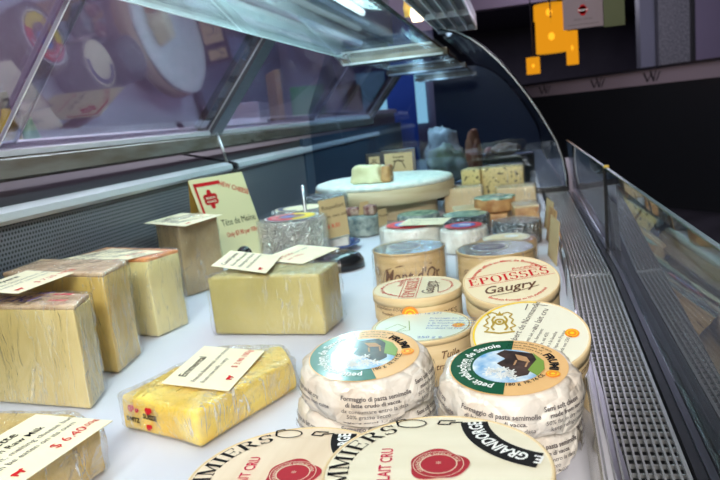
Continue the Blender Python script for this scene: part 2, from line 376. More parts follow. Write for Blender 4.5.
class Ink:
    """collects 2-D shapes and lays them on a surface"""
    def __init__(s): s.V = []; s.F = []
    def add(s, vf, f=lambda x, y: (x, y)):
        o = len(s.V); s.V += [f(x, y) for x, y in vf[0]]; s.F += [tuple(i + o for i in q) for q in vf[1]]; return s
    def at(s, vf, x, y, rot=0):
        c, n = math.cos(R(rot)), math.sin(R(rot)); return s.add(vf, lambda a, b: (x + a * c - b * n, y + a * n + b * c))
    def arc(s, vf, rad, a_mid, inward=False, cx=0, cy=0):
        """text bent round a circle; letters' tops point out (or in)"""
        if not inward: return s.add(vf, lambda a, b: (cx + (rad + b) * math.cos(R(a_mid) - a / rad), cy + (rad + b) * math.sin(R(a_mid) - a / rad)))
        return s.add(vf, lambda a, b: (cx + (rad - b) * math.cos(R(a_mid) + a / rad), cy + (rad - b) * math.sin(R(a_mid) + a / rad)))
    def t(s, txt, x, y, size, rot=0, **k): return s.at(text2d(txt, size, **k), x, y, rot)
    def ring(s, r0, r1, a0=0, a1=360, cx=0, cy=0, n=64, ey=1):
        V = []; F = []
        for i in range(n + 1):
            a = R(a0 + (a1 - a0) * i / n); V += [(cx + r1 * math.cos(a), cy + r1 * ey * math.sin(a)), (cx + r0 * math.cos(a), cy + r0 * ey * math.sin(a))]
        for i in range(n): F.append((2 * i, 2 * i + 1, 2 * i + 3, 2 * i + 2))
        return s.add((V, F))
    def disc(s, r, cx=0, cy=0, n=48, ey=1): return s.add(([(cx + r * math.cos(2 * PI * i / n), cy + r * ey * math.sin(2 * PI * i / n)) for i in range(n)], [tuple(range(n))]))
    def poly(s, pts): return s.add((pts, [tuple(range(len(pts)))]))
    def line(s, x0, y0, x1, y1, w): return s.add(_seg(x0, y0, x1, y1, w))
    def path(s, pts, w):
        for p, q in zip(pts, pts[1:]): s.line(*p, *q, w)
        return s
    def build(s, name, mat, parent, f):
        bm = bmesh.new(); vs = [bm.verts.new(f(x, y)) for x, y in s.V]
        for q in s.F:
            try: bm.faces.new([vs[i] for i in q])
            except ValueError: pass
        return link_mesh(name, bm, mat, parent)
def flatz(z): return lambda x, y: (x, y, z)
def onside(r, z0, ang0):
    """map x (length) / y (height) onto the outside of a drum, centred at angle ang0 (deg)"""
    return lambda x, y: ((r + .0004) * math.cos(R(ang0) + x / r), (r + .0004) * math.sin(R(ang0) + x / r), z0 + y)
def onplane(o, u, v):
    o, u, v = Vector(o), Vector(u).normalized(), Vector(v).normalized()
    return lambda x, y: tuple(o + u * x + v * y)

# ================================================================== THE ROOM
FL = 0.0
fm = mottled('dark_shop_floor', (.012, .011, .015), (.03, .028, .036), 2, .35, .05)
struct('floor', B(-6, 8, -4, 20, -.1, 0), fm)
struct('ceiling', B(-6, 8, -4, 20, 3.2, 3.3), flat('dark_ceiling', (.05, .04, .06), .8))
wm = mottled('dark_plum_wall', (.035, .028, .045), (.05, .042, .062), 1.5, .7, .05)
struct('wall_back', B(-6, 8, 20, 20.1, 0, 3.3), wm)
struct('wall_right', B(8, 8.1, -4, 20, 0, 3.3), wm)
struct('wall_left', B(-6.1, -6, -4, 20, 0, 3.3), wm)
struct('wall_front', B(-6, 8, -4.1, -4, 0, 3.3), wm)
# staff-side wall behind the case
struct('wall_staff', B(-2.3, -2.2, -1.5, 6.7, 0, 3.2), flat('mauve_staff_wall', (.27, .22, .30), .7))

# ================================================================== THE DISPLAY CASE
case = thing('refrigerated_display_case', 'long stainless refrigerated deli case lined with white paper, seen along its length', 'display case', (0, 0, 0))
Y0, Y1 = -.45, 2.32
XK = -.735
def gx(y):                      # the front line of the bed bends a little at the joint
    return .120 + (y - .52) / .63 * .024 if y < 1.18 else .145 + (y - 1.18) / 1.24 * .012
link_mesh('cabinet_body', B(-.95, .36, Y0, 4.6, .08, T - .10), flat('cabinet_panel', (.03, .03, .035), .35), case)
link_mesh('plinth', B(-.88, .28, Y0 + .05, 4.5, 0, .08), 'black_metal', case)
link_mesh('tray_bed', B(XK + .01, .072, Y0, Y1, T - .012, T - .001), 'steel', case)
# perforated back panel with a curved foot
prof = [(XK, T + .205), (XK, T + .05), (XK + .006, T + .028), (XK + .022, T + .010), (XK + .045, T + .002), (XK + .045, T - .004), (XK - .012, T - .004), (XK - .012, T + .205)]
link_mesh('perforated_back_panel', prism_xz(prof, Y0, Y1), 'perf', case)
nose = [(XK - .014, T + .200), (XK + .006, T + .200), (XK + .012, T + .206), (XK + .010, T + .216), (XK - .004, T + .222), (-.90, T + .262), (-.90, T + .250), (XK - .014, T + .212)]
for a, b in ((Y0, 1.665), (1.705, 3.7)):
    sill = link_mesh('back_sill', prism_xz(nose, a, b), 'ledge', case)
    ns = [(XK + .006, T + .1995), (XK + .0125, T + .206), (XK + .0105, T + .217), (XK - .004, T + .2228), (XK - .010, T + .2245), (XK - .009, T + .2222), (XK + .006, T + .215), (XK + .009, T + .206)]
    link_mesh('bright_nosing', prism_xz(ns, a, b), 'aluminium', sill)
link_mesh('sill_joint', prism_xz([(XK - .02, T + .19), (XK, T + .19), (XK + .002, T + .21), (-.90, T + .255), (-.90, T + .24), (XK - .02, T + .2)], 1.66, 1.71), 'black', case)
rail = [(-.790, T + .262), (-.778, T + .258), (-.762, T + .264), (-.762, T + .292), (-.772, T + .297), (-.80, T + .297), (-.83, T + .27)]
link_mesh('lower_door_rail', prism_xz(rail, Y0, 3.75), 'rail_steel', case)
track = [(-.768, T + .297), (-.768, T + .306), (-.776, T + .310), (-.776, T + .318), (-.784, T + .322), (-.800, T + .322), (-.805, T + .297)]
link_mesh('door_track', prism_xz(track, Y0, 3.75), 'aluminium', case)
# sloping sliding doors over the back
LEAN = R(40)
def lean(u, off=0):            # u metres up the slope
    return (-.782 + math.sin(LEAN) * u + off * math.cos(LEAN), T + .315 + math.cos(LEAN) * u - off * math.sin(LEAN))
def slab(y0, y1, u0, u1, o0, o1): return prism_xz([lean(u0, o0), lean(u0, o1), lean(u1, o1), lean(u1, o0)], y0, y1)
DU = .30
for i, (a, b, off) in enumerate(((Y0, .95, 0), (.90, 1.655, .008), (1.72, 2.62, .008), (2.56, 3.70, 0))):
    d = link_mesh('sliding_glass_door', slab(a, b, 0, DU, off, off + .004), 'door_glass', case)
    for yy in (a, b - .003): link_mesh('polished_edge', slab(yy, yy + .003, 0, DU, off - .001, off + .005), 'aluminium', d)
link_mesh('door_post', slab(1.655, 1.725, -.02, DU + .02, -.02, .022), 'dark_steel', case)
link_mesh('door_post', slab(1.598, 1.655, .0, DU, -.006, .010), 'rail_steel', case)
link_mesh('door_post', slab(3.70, 3.80, -.02, DU + .02, -.02, .022), 'rail_steel', case)
link_mesh('strut', tube([(-.772, 1.69, T + .315), (-.752, 1.685, T + .255), (-.742, 1.68, T + .205)], .004), 'steel', case, True)
link_mesh('upper_door_rail', prism_xz([lean(DU - .01, -.02), lean(DU - .01, .024), lean(DU + .035, .024), lean(DU + .035, -.02)], Y0, 3.9), 'aluminium', case)
link_mesh('canopy_back', prism_xz([(-.60, T + .545), (-.575, T + .60), (-.50, T + .645), (-.50, T + .66), (-.64, T + .66), (-.64, T + .56)], Y0, 4.2), 'steel', case)
# overhead glass shelf on steel brackets
sh = link_mesh('glass_shelf', B(-.535, -.225, Y0, 2.42, T + .500, T + .506), 'shelf_glass', case)
link_mesh('shelf_front_edge', B(-.226, -.2225, Y0, 2.42, T + .4995, T + .5065), 'glass_edge', sh)
link_mesh('shelf_rear_edge', B(-.538, -.535, Y0, 2.42, T + .4995, T + .5065), 'aluminium', sh)
for yb in (2.28, 3.15, 4.1):
    link_mesh('shelf_bracket', prism_xz([(-.56, T + .485), (-.56, T + .500), (-.20, T + .500), (-.20, T + .478), (-.54, T + .478)], yb, yb + .10), 'rail_steel', case)
    link_mesh('bracket_edge', prism_xz([(-.55, T + .478), (-.215, T + .478), (-.215, T + .484), (-.55, T + .484)], yb - .006, yb), 'aluminium', case)
link_mesh('bracket_arm', tube([(-.550, 2.28, T + .486), (-.514, 1.72, T + .562)], .0035), 'aluminium', case, True)
link_mesh('bracket_arm', tube([(-.522, 2.28, T + .486), (-.508, 2.02, T + .530)], .0025), 'aluminium', case, True)
link_mesh('shelf_tube_lamp', tube([(-.555, Y0, T + .622), (-.535, 2.55, T + .622)], .009), emit('pale_tube', (.75, .90, 1), .8), case, True)
sh2 = link_mesh('glass_shelf', B(-.535, -.225, 2.45, 4.3, T + .500, T + .506), 'shelf_glass', case)
link_mesh('shelf_front_edge', B(-.226, -.2225, 2.45, 4.3, T + .4995, T + .5065), 'glass_edge', sh2)
# two thin shelf lamps that give the streaks in the glass above
tubem = emit('cool_lamp_tube', (.80, .93, 1.0), 5.0)
can = link_mesh('canopy_lamp', B(-.52, -.38, Y0, 2.3, T + .64, T + .67), 'dark_steel', case)
link_mesh('lamp_tube', tube([(-.45, Y0 + .05, T + .628), (-.45, 2.2, T + .628)], .010), tubem, can, True)
can2 = link_mesh('canopy_lamp', B(-.235, -.105, 1.2, 2.38, T + .570, T + .60), 'dark_steel', case)
rb = bmesh.new()
for k in range(5): box(rb, -.233 + k * .031, -.229 + k * .031, 1.2, 2.37, T + .556, T + .57)
box(rb, -.235, -.105, 2.37, 2.385, T + .552, T + .59); box(rb, -.235, -.105, 2.0, 2.005, T + .554, T + .57)
link_mesh('louvre_blade', rb, 'aluminium', can2)
link_mesh('lamp_tube', tube([(-.42, 2.6, T + .52), (-.42, 4.1, T + .52)], .010), tubem, can2, True)
link_mesh('spot_lamp', lathe([(0, -.02), (.016, -.02), (.022, 0), (.018, .02), (0, .03)], 20, cx=-.262, cy=2.2), emit('warm_spot', (1, .78, .5), 4), case, True).location = (-.015, 0, T + .60)
link_mesh('lamp_socket', lathe([(0, 0), (.024, 0), (.026, .03), (.02, .06), (0, .06)], 20, cx=-.262, cy=2.2), 'card_amber', case, True).location = (-.035, .03, T + .60)
# curved end panel between this case and the next
arcp = [(.155, .00), (.154, .05), (.146, .105), (.130, .160), (.108, .205), (.080, .260), (.051, .310), (.010, .372), (-.036, .433), (-.082, .482), (-.126, .519), (-.170, .545), (-.219, .562)]
bm = bmesh.new(); pv = [bm.verts.new((x, 2.32, T + z)) for x, z in arcp] + [bm.verts.new((-.60, 2.32, T + .562)), bm.verts.new((-.70, 2.32, T + .34)), bm.verts.new((-.70, 2.32, T))]
bm.faces.new(pv); link_mesh('end_panel_glass', bm, 'curved_glass', case)
link_mesh('curved_frame', tube([(x, 2.32, T + z) for x, z in arcp], .0055), 'black', case, True)
link_mesh('frame_highlight', tube([(x - .004, 2.312, T + z + .004) for x, z in arcp], .0018), 'aluminium', case, True)
link_mesh('end_panel_base', B(-.70, .155, 2.305, 2.335, T, T + .016), 'black', case)
# curved front glass of the next case
bm = bmesh.new(); a = [bm.verts.new((x, 2.34, T + z)) for x, z in arcp]; b = [bm.verts.new((x, 4.6, T + z)) for x, z in arcp]
for i in range(len(arcp) - 1): bm.faces.new([a[i], a[i + 1], b[i + 1], b[i]])
link_mesh('curved_front_glass', bm, glass_mat('tinted_curved_glass', (.45, .52, .60), .5, .0), case, True)
# air-return grille: long bars and cross bars, two lift-out lengths
def grille(y0, y1):
    bm = bmesh.new(); w = .068; nb = 12; ny = int((y1 - y0) / .0145)
    def X(y, k): return gx(y) - .004 - w + w * k / (nb - 1)
    def bar(p, q, hw, z0, z1):
        d = (Vector(q) - Vector(p)).normalized(); n = Vector((-d.y, d.x)) * hw
        c = [Vector(p) + n, Vector(p) - n, Vector(q) - n, Vector(q) + n]
        lo = [bm.verts.new((*v, z0)) for v in c]; hi = [bm.verts.new((*v, z1)) for v in c]
        bm.faces.new(hi)
        for i in range(4): bm.faces.new([lo[i], lo[(i + 1) % 4], hi[(i + 1) % 4], hi[i]])
    for k in range(nb): bar((X(y0, k), y0), (X(y1, k), y1), .0009 if 0 < k < nb - 1 else .0016, T - .004, T + .0015)
    for j in range(ny + 1):
        y = y0 + (y1 - y0) * j / ny; bar((X(y, 0), y), (X(y, nb - 1), y), (.0010 if 0 < j < ny else .003), T - .007, T - .0035 if 0 < j < ny else T + .0005)
    bmesh.ops.recalc_face_normals(bm, faces=bm.faces)
    return link_mesh('air_return_grille', bm, 'grille', case)
grille(Y0, 1.178); grille(1.186, 2.30)
link_mesh('air_duct', B(.073, .17, Y0, 2.3, T - .05, T - .03), 'void', case)
# sill bars along the foot of the front glass
def strip(dx0, dx1, z0, z1, ya=Y0, yb=2.30):
    bm = bmesh.new(); ys = [ya, 1.18, yb]; rows = []
    for y in ys: rows.append([bm.verts.new((gx(y) + dx0, y, z0)), bm.verts.new((gx(y) + dx1, y, z0)), bm.verts.new((gx(y) + dx1, y, z1)), bm.verts.new((gx(y) + dx0, y, z1))])
    for p, q in zip(rows, rows[1:]):
        for i in range(4): bm.faces.new([p[i], p[(i + 1) % 4], q[(i + 1) % 4], q[i]])
    bm.faces.new(rows[0][::-1]); bm.faces.new(rows[-1]); bmesh.ops.recalc_face_normals(bm, faces=bm.faces); return bm
link_mesh('glass_foot_rail', strip(.0, .008, T - .01, T + .004), 'black_metal', case)
link_mesh('glass_foot_rail', strip(.0085, .0150, T - .01, T + .006), 'dark_steel', case)
# low upright front glass in two panes
for a, b in ((Y0, 1.335), (1.340, 2.30)):
    bm = bmesh.new(); q = []
    for y in (a, b):
        x0 = gx(y) + .0165; x1 = .156
        q.append([bm.verts.new((x0, y, T + .0)), bm.verts.new((x0 + .005, y, T)), bm.verts.new((x1 + .005, y, T + .165)), bm.verts.new((x1, y, T + .165))])
    for i in range(4): bm.faces.new([q[0][i], q[0][(i + 1) % 4], q[1][(i + 1) % 4], q[1][i]])
    bm.faces.new(q[0][::-1]); bm.faces.new(q[1]); bmesh.ops.recalc_face_normals(bm, faces=bm.faces)
    g = link_mesh('front_glass_pane', bm, 'front_glass', case)
    link_mesh('glass_top_edge', B(.1560, .1610, a, b, T + .1645, T + .1665), 'glass_edge', g)
link_mesh('pane_joint', B(.154, .160, 1.3355, 1.3395, T, T + .165), 'black', case)
link_mesh('pane_clip', B(.155, .165, 1.333, 1.342, T + .163, T + .170, bev=.002), 'ink_gold', case)
link_mesh('outer_ledge', B(.17, .36, Y0, 4.6, T - .10, T - .08), 'black_metal', case)
# next case: dark bed
link_mesh('next_bed', B(-.735, .15, 2.34, 4.5, T - .03, T - .004), flat('grey_bed', (.10, .12, .15), .35), case)
link_mesh('next_back_panel', B(-.75, -.735, 2.34, 4.5, T - .03, T + .25), flat('dark_blue_panel', (.05, .08, .12), .4, .3), case)
link_mesh('next_end_wall', prism_xz([(.150, T - .03)] + [(x - .004, T + z - .004) for x, z in arcp] + [(-.50, T + .558), (-.50, T - .03)], 4.5, 4.52), flat('navy_end_wall', (.012, .022, .06), .3), case)

# liner paper: gently buckled sheet lying in the bed
bm = bmesh.new(); nx, ny = 40, 110
gv = [[None] * (ny + 1) for _ in range(nx + 1)]
for i in range(nx + 1):
    for j in range(ny + 1):
        x = (XK + .05) + (.062 - (XK + .05)) * i / nx; y = Y0 + .02 + (2.26 - Y0) * j / ny
        gv[i][j] = bm.verts.new((x, y, T + .0008 + .0005 * noise.noise(Vector((x * 9, y * 7, 2)))))
for i in range(nx):
    for j in range(ny): bm.faces.new([gv[i][j], gv[i + 1][j], gv[i + 1][j + 1], gv[i][j + 1]])
tag(link_mesh('tray_liner', bm, 'paper_liner', None, True), 'white paper sheet lining the bed under all the cheeses', 'paper liner')

# clear divider along the front of the tray
t = thing('price_rail', 'low clear plastic strip between the cheeses and the metal grille', 'divider', (0, 0, T))
bm = bmesh.new(); r0 = []
for y in (.40, 1.18, 1.75):
    x = gx(y) - .078; r0.append([bm.verts.new((x, y, .001)), bm.verts.new((x + .002, y, .001)), bm.verts.new((x + .007, y, .028)), bm.verts.new((x + .005, y, .028))])
for p, q in zip(r0, r0[1:]):
    for i in range(4): bm.faces.new([p[i], p[(i + 1) % 4], q[(i + 1) % 4], q[i]])
bm.faces.new(r0[0][::-1]); bm.faces.new(r0[-1]); link_mesh('plastic_strip', bm, 'clear_acrylic', t)

# ================================================================== CARDS
def make_card(name, label, cat, pts, lines, z=None, mat='card', group=None, dark='ink', logo=None, thick=.0007):
    """card through 3 corners o(lower left) u(lower right) v(upper left), world tray coordinates; lines=(text,x,y,size,ink,kw) in 0..1 of the card"""
    o, u, v = [Vector(p) for p in pts]; U = u - o; V = v - o; W, H = U.length, V.length
    t = thing(name, label, cat, (o.x, o.y, T + o.z), group=group); nrm = U.cross(V).normalized()
    bm = bmesh.new(); c = [Vector((0, 0, 0)), U, U + V, V]
    lo = [bm.verts.new(p - nrm * thick) for p in c]; hi = [bm.verts.new(p) for p in c]
    bm.faces.new(hi); bm.faces.new(lo[::-1])
    for i in range(4): bm.faces.new([lo[i], lo[(i + 1) % 4], hi[(i + 1) % 4], hi[i]])
    link_mesh('card', bm, mat, t)
    f = onplane(nrm * .0004, U, V); inks = {}
    for tx, x, y, s, ink, kw in lines: inks.setdefault(ink, Ink()).t(tx, x * W, y * H, s * H, **kw)
    for k, i in inks.items(): i.build('printed_text', k, t, f)
    if logo:
        i = Ink(); q = logo[2] * H * .8; X0, Z0 = logo[0] * W, logo[1] * H; i.poly([(X0 - q, Z0 + q * .35), (X0 - q * .6, Z0 + q * .6), (X0 + q * .6, Z0 + q * .5), (X0 + q * .9, Z0 + q * .8), (X0 + q * 1.25, Z0 + q * .3), (X0 + q * .8, Z0 + q * .1), (X0 + q * .6, Z0 - q * .8), (X0 + q * .35, Z0 - q * .8), (X0 + q * .3, Z0 - q * .2), (X0 - q * .4, Z0 - q * .2), (X0 - q * .5, Z0 - q * .8), (X0 - q * .75, Z0 - q * .8), (X0 - q * .8, Z0)])
        i.build('cow_logo', 'ink_red', t, onplane(nrm * .0005, U, V))
    return t

# ================================================================== CHEESE BLOCKS IN FILM
def wrapped_block(label, poly, h, body, rind=None, cat='cheese', loc=(0, 0), group=None, film='wrap', bev=.004, rind_t=.005, seed=0, name='wrapped_cheese_block', extra=None, z=0, lump=.0012):
    cx = sum(p[0] for p in poly) / len(poly); cy = sum(p[1] for p in poly) / len(poly)
    pl = [(x - cx, y - cy) for x, y in poly]
    t = thing(name, label, cat, (cx, cy, T + .0015 + z), group=group)
    top = h - (rind_t if rind else 0)
    link_mesh('cheese', poly_prism(pl, 0.0005, top, bev if not rind else .002, 2, lump, 30, seed), body, t, True)
    if rind: link_mesh('rind', poly_prism(offset_poly(pl, .0004), top - .001, h, .0018, 2, lump * .8, 40, seed + 3), rind, t, True)
    w = poly_prism(offset_poly(pl, .0036), 0, h + .0024, bev + .002, 4, .0020, 46, seed + 9, segs=2)
    for v in w.verts:
        if v.co.z > .004:
            q = v.co * 55 + Vector((seed, 1, 2)); v.co += Vector((v.co.x, v.co.y, 0)).normalized() * .0028 * (.4 - abs(noise.noise(q)))
    link_mesh('plastic_wrap', w, film, t, True)
    if extra: extra(t, pl, h)
    return t
def side_text(t, p, q, h, items, off=.0032):
    """lettering on the upright face from p to q"""
    p, q = Vector((*p, 0)), Vector((*q, 0)); U = (q - p).normalized(); n = U.cross(Vector((0, 0, 1)))
    inks = {}
    for tx, x, y, s, ink, kw in items: inks.setdefault(ink, Ink()).t(tx, x, y, s, **kw)
    for k, i in inks.items(): i.build('printed_text', k, t, onplane(p + n * off, U, (0, 0, 1)))

# -- big block at the left edge
def ex1(t, pl, h):
    i = Ink(); i.at(serif2d('GRUYERE', .024, 'RIGHT', 1.15), .052, -.036, -7); i.t('AOP', .02, .000, .012, bold=.04)
    i.build('stamped_text', 'ink_purple', t, flatz(h + .0040))
    j = Ink(); j.t('SWISS', .064, -.036, .010, rot=-7, bold=.03); j.t('SUISSE', .050, -.008, .010, rot=-7, bold=.04)
    j.build('stamped_text', 'ink_pink', t, flatz(h + .0040))
wrapped_block('largest block at the left edge, purple lettering stamped on its tan rind', [(-.69, .675), (-.495, .648), (-.512, .702), (-.70, .745)], .125, 'gruyere', 'rind_paper', seed=1, extra=ex1)
wrapped_block('golden wedge with tan rind standing between the lettered block and the orange-topped block', [(-.71, .795), (-.528, .758), (-.540, .835), (-.715, .885)], .137, 'gruyere_warm', 'rind_paper', seed=2)
wrapped_block('pale yellow block with an orange rind on top, third from the left edge', [(-.72, .945), (-.552, .906), (-.534, .972), (-.70, 1.03)], .124, 'ivory', 'rind_orange', seed=3)
wrapped_block('brown block in shiny film standing in front of the folded yellow card', [(-.70, 1.20), (-.622, 1.145), (-.582, 1.228), (-.655, 1.300)], .138, 'brown_cheese', 'rind_brown', seed=4, bev=.006)
wrapped_block('dull yellow block with two cards crossed on its foil-like top', [(-.459, .908), (-.2800, .893), (-.272, .972), (-.445, .995)], .090, 'grey_yellow', None, seed=5)
def ex_em(t, pl, h):
    def k(r, x, y, tx):
        side_text(t, pl[0], pl[1], h, [(tx, x, y, r, 'ink', dict(bold=.04))])
    side_text(t, pl[0], pl[1], h, [('SUISSE', .040, .0195, .0075, 'ink', dict(bold=.05)), ('SWITZ', .012, .0130, .0070, 'ink', dict(bold=.05))], .0042)
    red = Ink()
    for x, y, s in ((.020, .027, .0040), (.048, .028, .0042), (.046, .010, .0035), (.030, .026, .0025)):
        red.disc(s, x, y, 14); red.disc(s * .7, x + s, y + s * .4, 10)
    p, q = Vector((*pl[0], 0)), Vector((*pl[1], 0)); U = (q - p).normalized(); n = U.cross(Vector((0, 0, 1)))
    red.build('red_stamp', 'ink_red', t, onplane(p + n * .0040, U, (0, 0, 1)))
wrapped_block('low flat slab of bright yellow holed cheese crumpled in cling film', [(-.424, .603), (-.314, .560), (-.262, .700), (-.290, .742), (-.375, .745)], .038, 'emmental', None, seed=6, film='wrap_milky', extra=ex_em, lump=.0042)
wrapped_block('small golden block under the priced card in the bottom left corner', [(-.60, .43), (-.405, .437), (-.388, .515), (-.44, .545), (-.60, .55)], .044, 'gruyere_warm', None, seed=7, film='wrap_milky')

# cards lying on the blocks
def C3(*p): return p
def cardq(label, o, u, v, lines, **k):
    return make_card('price_card', label, 'price card', (o, u, (o[0] + v[0], o[1] + v[1], o[2] + (v[2] if len(v) > 2 else 0))), lines, **k)
cardq('large cream card marked $6.40, lying in the bottom left corner', (-.388, .400, .0505), (-.376, .518, .0505), (-.092, .013),
    [('Raclette', .22, .78, .17, 'ink', dict(bold=.012)), ('from Raw Milk', .24, .63, .12, 'ink', dict(bold=.01)), ('Semi soft, melting cheese but', .02, .49, .105, 'ink_grey', {}),
     ('can be eaten on its own', .12, .36, .105, 'ink_grey', {}), ('$ 6.40', .52, .14, .17, 'ink_red', {}), ('100g', .84, .17, .10, 'ink_red', {})], logo=(.18, .16, .08))
cardq('cream card lying on the largest block at the left edge', (-.5705, .655, .1415), (-.5668, .7553, .1418), (-.095, .03),
    [('Gruyere', .10, .76, .17, 'ink', dict(bold=.01)), ('from Switzerland, aged', .10, .56, .11, 'ink_grey', {}), ('nutty and sweet hard cheese', .08, .42, .10, 'ink_grey', {}), ('$ 7.20 100g', .45, .14, .15, 'ink_red', {})], logo=(.15, .15, .08))
cardq('cream card lying on the orange-topped block', (-.5935, .875, .1275), (-.546, .950, .1275), (-.125, .055),
    [('Comte', .12, .80, .12, 'ink_grey', dict(bold=.01)), ('Raw milk cheese', .12, .66, .10, 'ink_grey', {}), ('aged 18 months', .12, .52, .09, 'ink_grey', {}), ('$ 6.90', .5, .2, .10, 'ink_red', {})], logo=(.2, .12, .06))
cardq('cream card lying on the brown block in film', (-.590, 1.112, .1415), (-.572, 1.236, .1415), (-.130, .080),
    [('Beaufort', .12, .80, .12, 'ink_grey', {}), ('Alpine raw milk cheese', .12, .64, .09, 'ink_grey', {}), ('sweet and fruity', .12, .50, .09, 'ink_grey', {})], logo=(.2, .12, .06))
cardq('cream card at the left on the dull yellow block, overlapping the other card', (-.356, .886, .0985), (-.374, 1.005, .0985), (-.118, .072),
    [('Cantal Jeune', .12, .78, .13, 'ink_grey', dict(bold=.008)), ('Raw milk cheese from', .12, .62, .10, 'ink_grey', {}), ('Auvergne, France', .12, .48, .10, 'ink_grey', {}), ('smooth and nutty', .12, .34, .10, 'ink_grey', {})], logo=(.16, .14, .07))
cardq('cream card at the right on the dull yellow block, tucked under its neighbour', (-.322, .950, .0955), (-.292, 1.060, .0955), (-.088, .050),
    [('$ 5.90', .10, .60, .16, 'ink_red', {}), ('per 100g', .10, .40, .12, 'ink_red', {}), ('Cow milk', .45, .62, .12, 'ink_grey', {})])
cardq('cream card lying on the bright yellow slab', (-.297, .600, .0435), (-.302, .717, .0435), (-.088, .022),
    [('Emmental', .18, .76, .17, 'ink', dict(bold=.012)), ('French Emmental, cow cheese', .10, .56, .095, 'ink_grey', {}), ('from raw milk, nutty', .10, .42, .095, 'ink_grey', {}), ('$ 3.90 100g', .50, .18, .13, 'ink_red', {})], logo=(.26, .14, .08))

# folded yellow card
t = make_card('folded_sign_card', 'tall folded yellow card lettered Tête de Moine, leaning by the perforated panel', 'sign card',
    ((-.660, 1.378, .002), (-.592, 1.518, .002), (-.698, 1.358, .206)),
    [('Tête de Moine', .30, .44, .105, 'ink', dict(squeeze=.78)), ('Only $7.90 per 100g', .32, .31, .075, 'ink_red', dict(squeeze=.72, bold=.012)), ('NEW CHEESE', .48, .90, .080, 'ink_red', dict(rot=-24, squeeze=.85, bold=.015))], mat='card_tent')
o = Vector((-.660, 1.378, .002)); U = Vector((.068, .140, 0)); V = Vector((-.038, -.020, .204)); W, H = U.length, V.length
i = Ink(); i.line(.05 * W, .93 * H, .52 * W, .93 * H, .008); i.line(.07 * W, .95 * H, .07 * W, .55 * H, .006)
i.disc(.0150, .27 * W, .76 * H, 24, 1.0); i.disc(.006, .27 * W, .76 * H + .0165, 12); i.disc(.006, .27 * W, .76 * H - .0165, 12); i.disc(.0075, .27 * W + .012, .76 * H + .005, 12); i.disc(.0075, .27 * W - .012, .76 * H + .005, 12); i.disc(.0075, .27 * W + .012, .76 * H - .005, 12); i.disc(.0075, .27 * W - .012, .76 * H - .005, 12)
i.build('red_crest', 'ink_red', t, onplane(U.cross(V).normalized() * .0005, U, V))
i = Ink(); i.t('MAISON', .27 * W, .76 * H + .001, .0070, align='CENTER', bold=.02); i.t('FRANCE', .27 * W, .76 * H - .008, .0070, align='CENTER', bold=.02)
i.build('crest_text', 'card', t, onplane(U.cross(V).normalized() * .0008, U, V))
bm = bmesh.new()
q = [Vector((-.038, -.020, .204)), Vector((.030, .120, .204)), Vector((.000, .150, 0)), Vector((-.066, .010, 0))]
bm.faces.new([bm.verts.new(p) for p in q]); r = bmesh.ops.solidify(bm, geom=list(bm.faces), thickness=.0007)
link_mesh('rear_leaf', bm, 'card_amber', t)

# ================================================================== ROUND BOXES AND WHEELS
HGT = {}
def seal(ink_o, ink_y, x, y, r, parent, z, k=1):
    a = Ink(); a.disc(r, x, y, 32); a.build('origin_seal', 'orange_seal', parent, flatz(z))
    b = Ink(); b.ring(r * .62, r * .74, cx=x, cy=y); b.arc(text2d('PROTEGEE ORIGINE', r * .3, align='CENTER'), r * .78, 90, cx=x, cy=y); b.disc(r * .3, x, y, 12); b.build('seal_ring', 'ink_yellow', parent, flatz(z + .0002))
def wood_box(label, x, y, z, r, h, lid='lid_cream', side='wood_side', group=None, cat='cheese box', rz=0, name='round_cheese_box', rot=None, lid_h=.012):
    t = thing(name, label, cat, (x, y, T + z), rz, group, rot)
    link_mesh('box_base', lathe(drum(r - .0012, 0, h - lid_h + .001, .0008), 72), side, t, True)
    lidp = [(r - .0012, h - lid_h), (r, h - lid_h), (r, h - .001), (r - .001, h), (r - .004, h), (0, h)]
    link_mesh('lid_band', lathe([(r - .0014, h - lid_h), (r, h - lid_h), (r, h - .0006), (r - .0006, h), (r - .0022, h), (r - .0024, h - .001)], 72), side, t, True)
    link_mesh('lid_top', lathe([(0, h - .0016), (r - .0022, h - .0016), (r - .0022, h - .0004), (0, h - .0004)], 72), lid, t)
    HGT[t.name] = h
    return t
def lay(t, name, ink, mat, dz=.0001): return ink.build(name, mat, t, flatz(HGT[t.name] + dz))

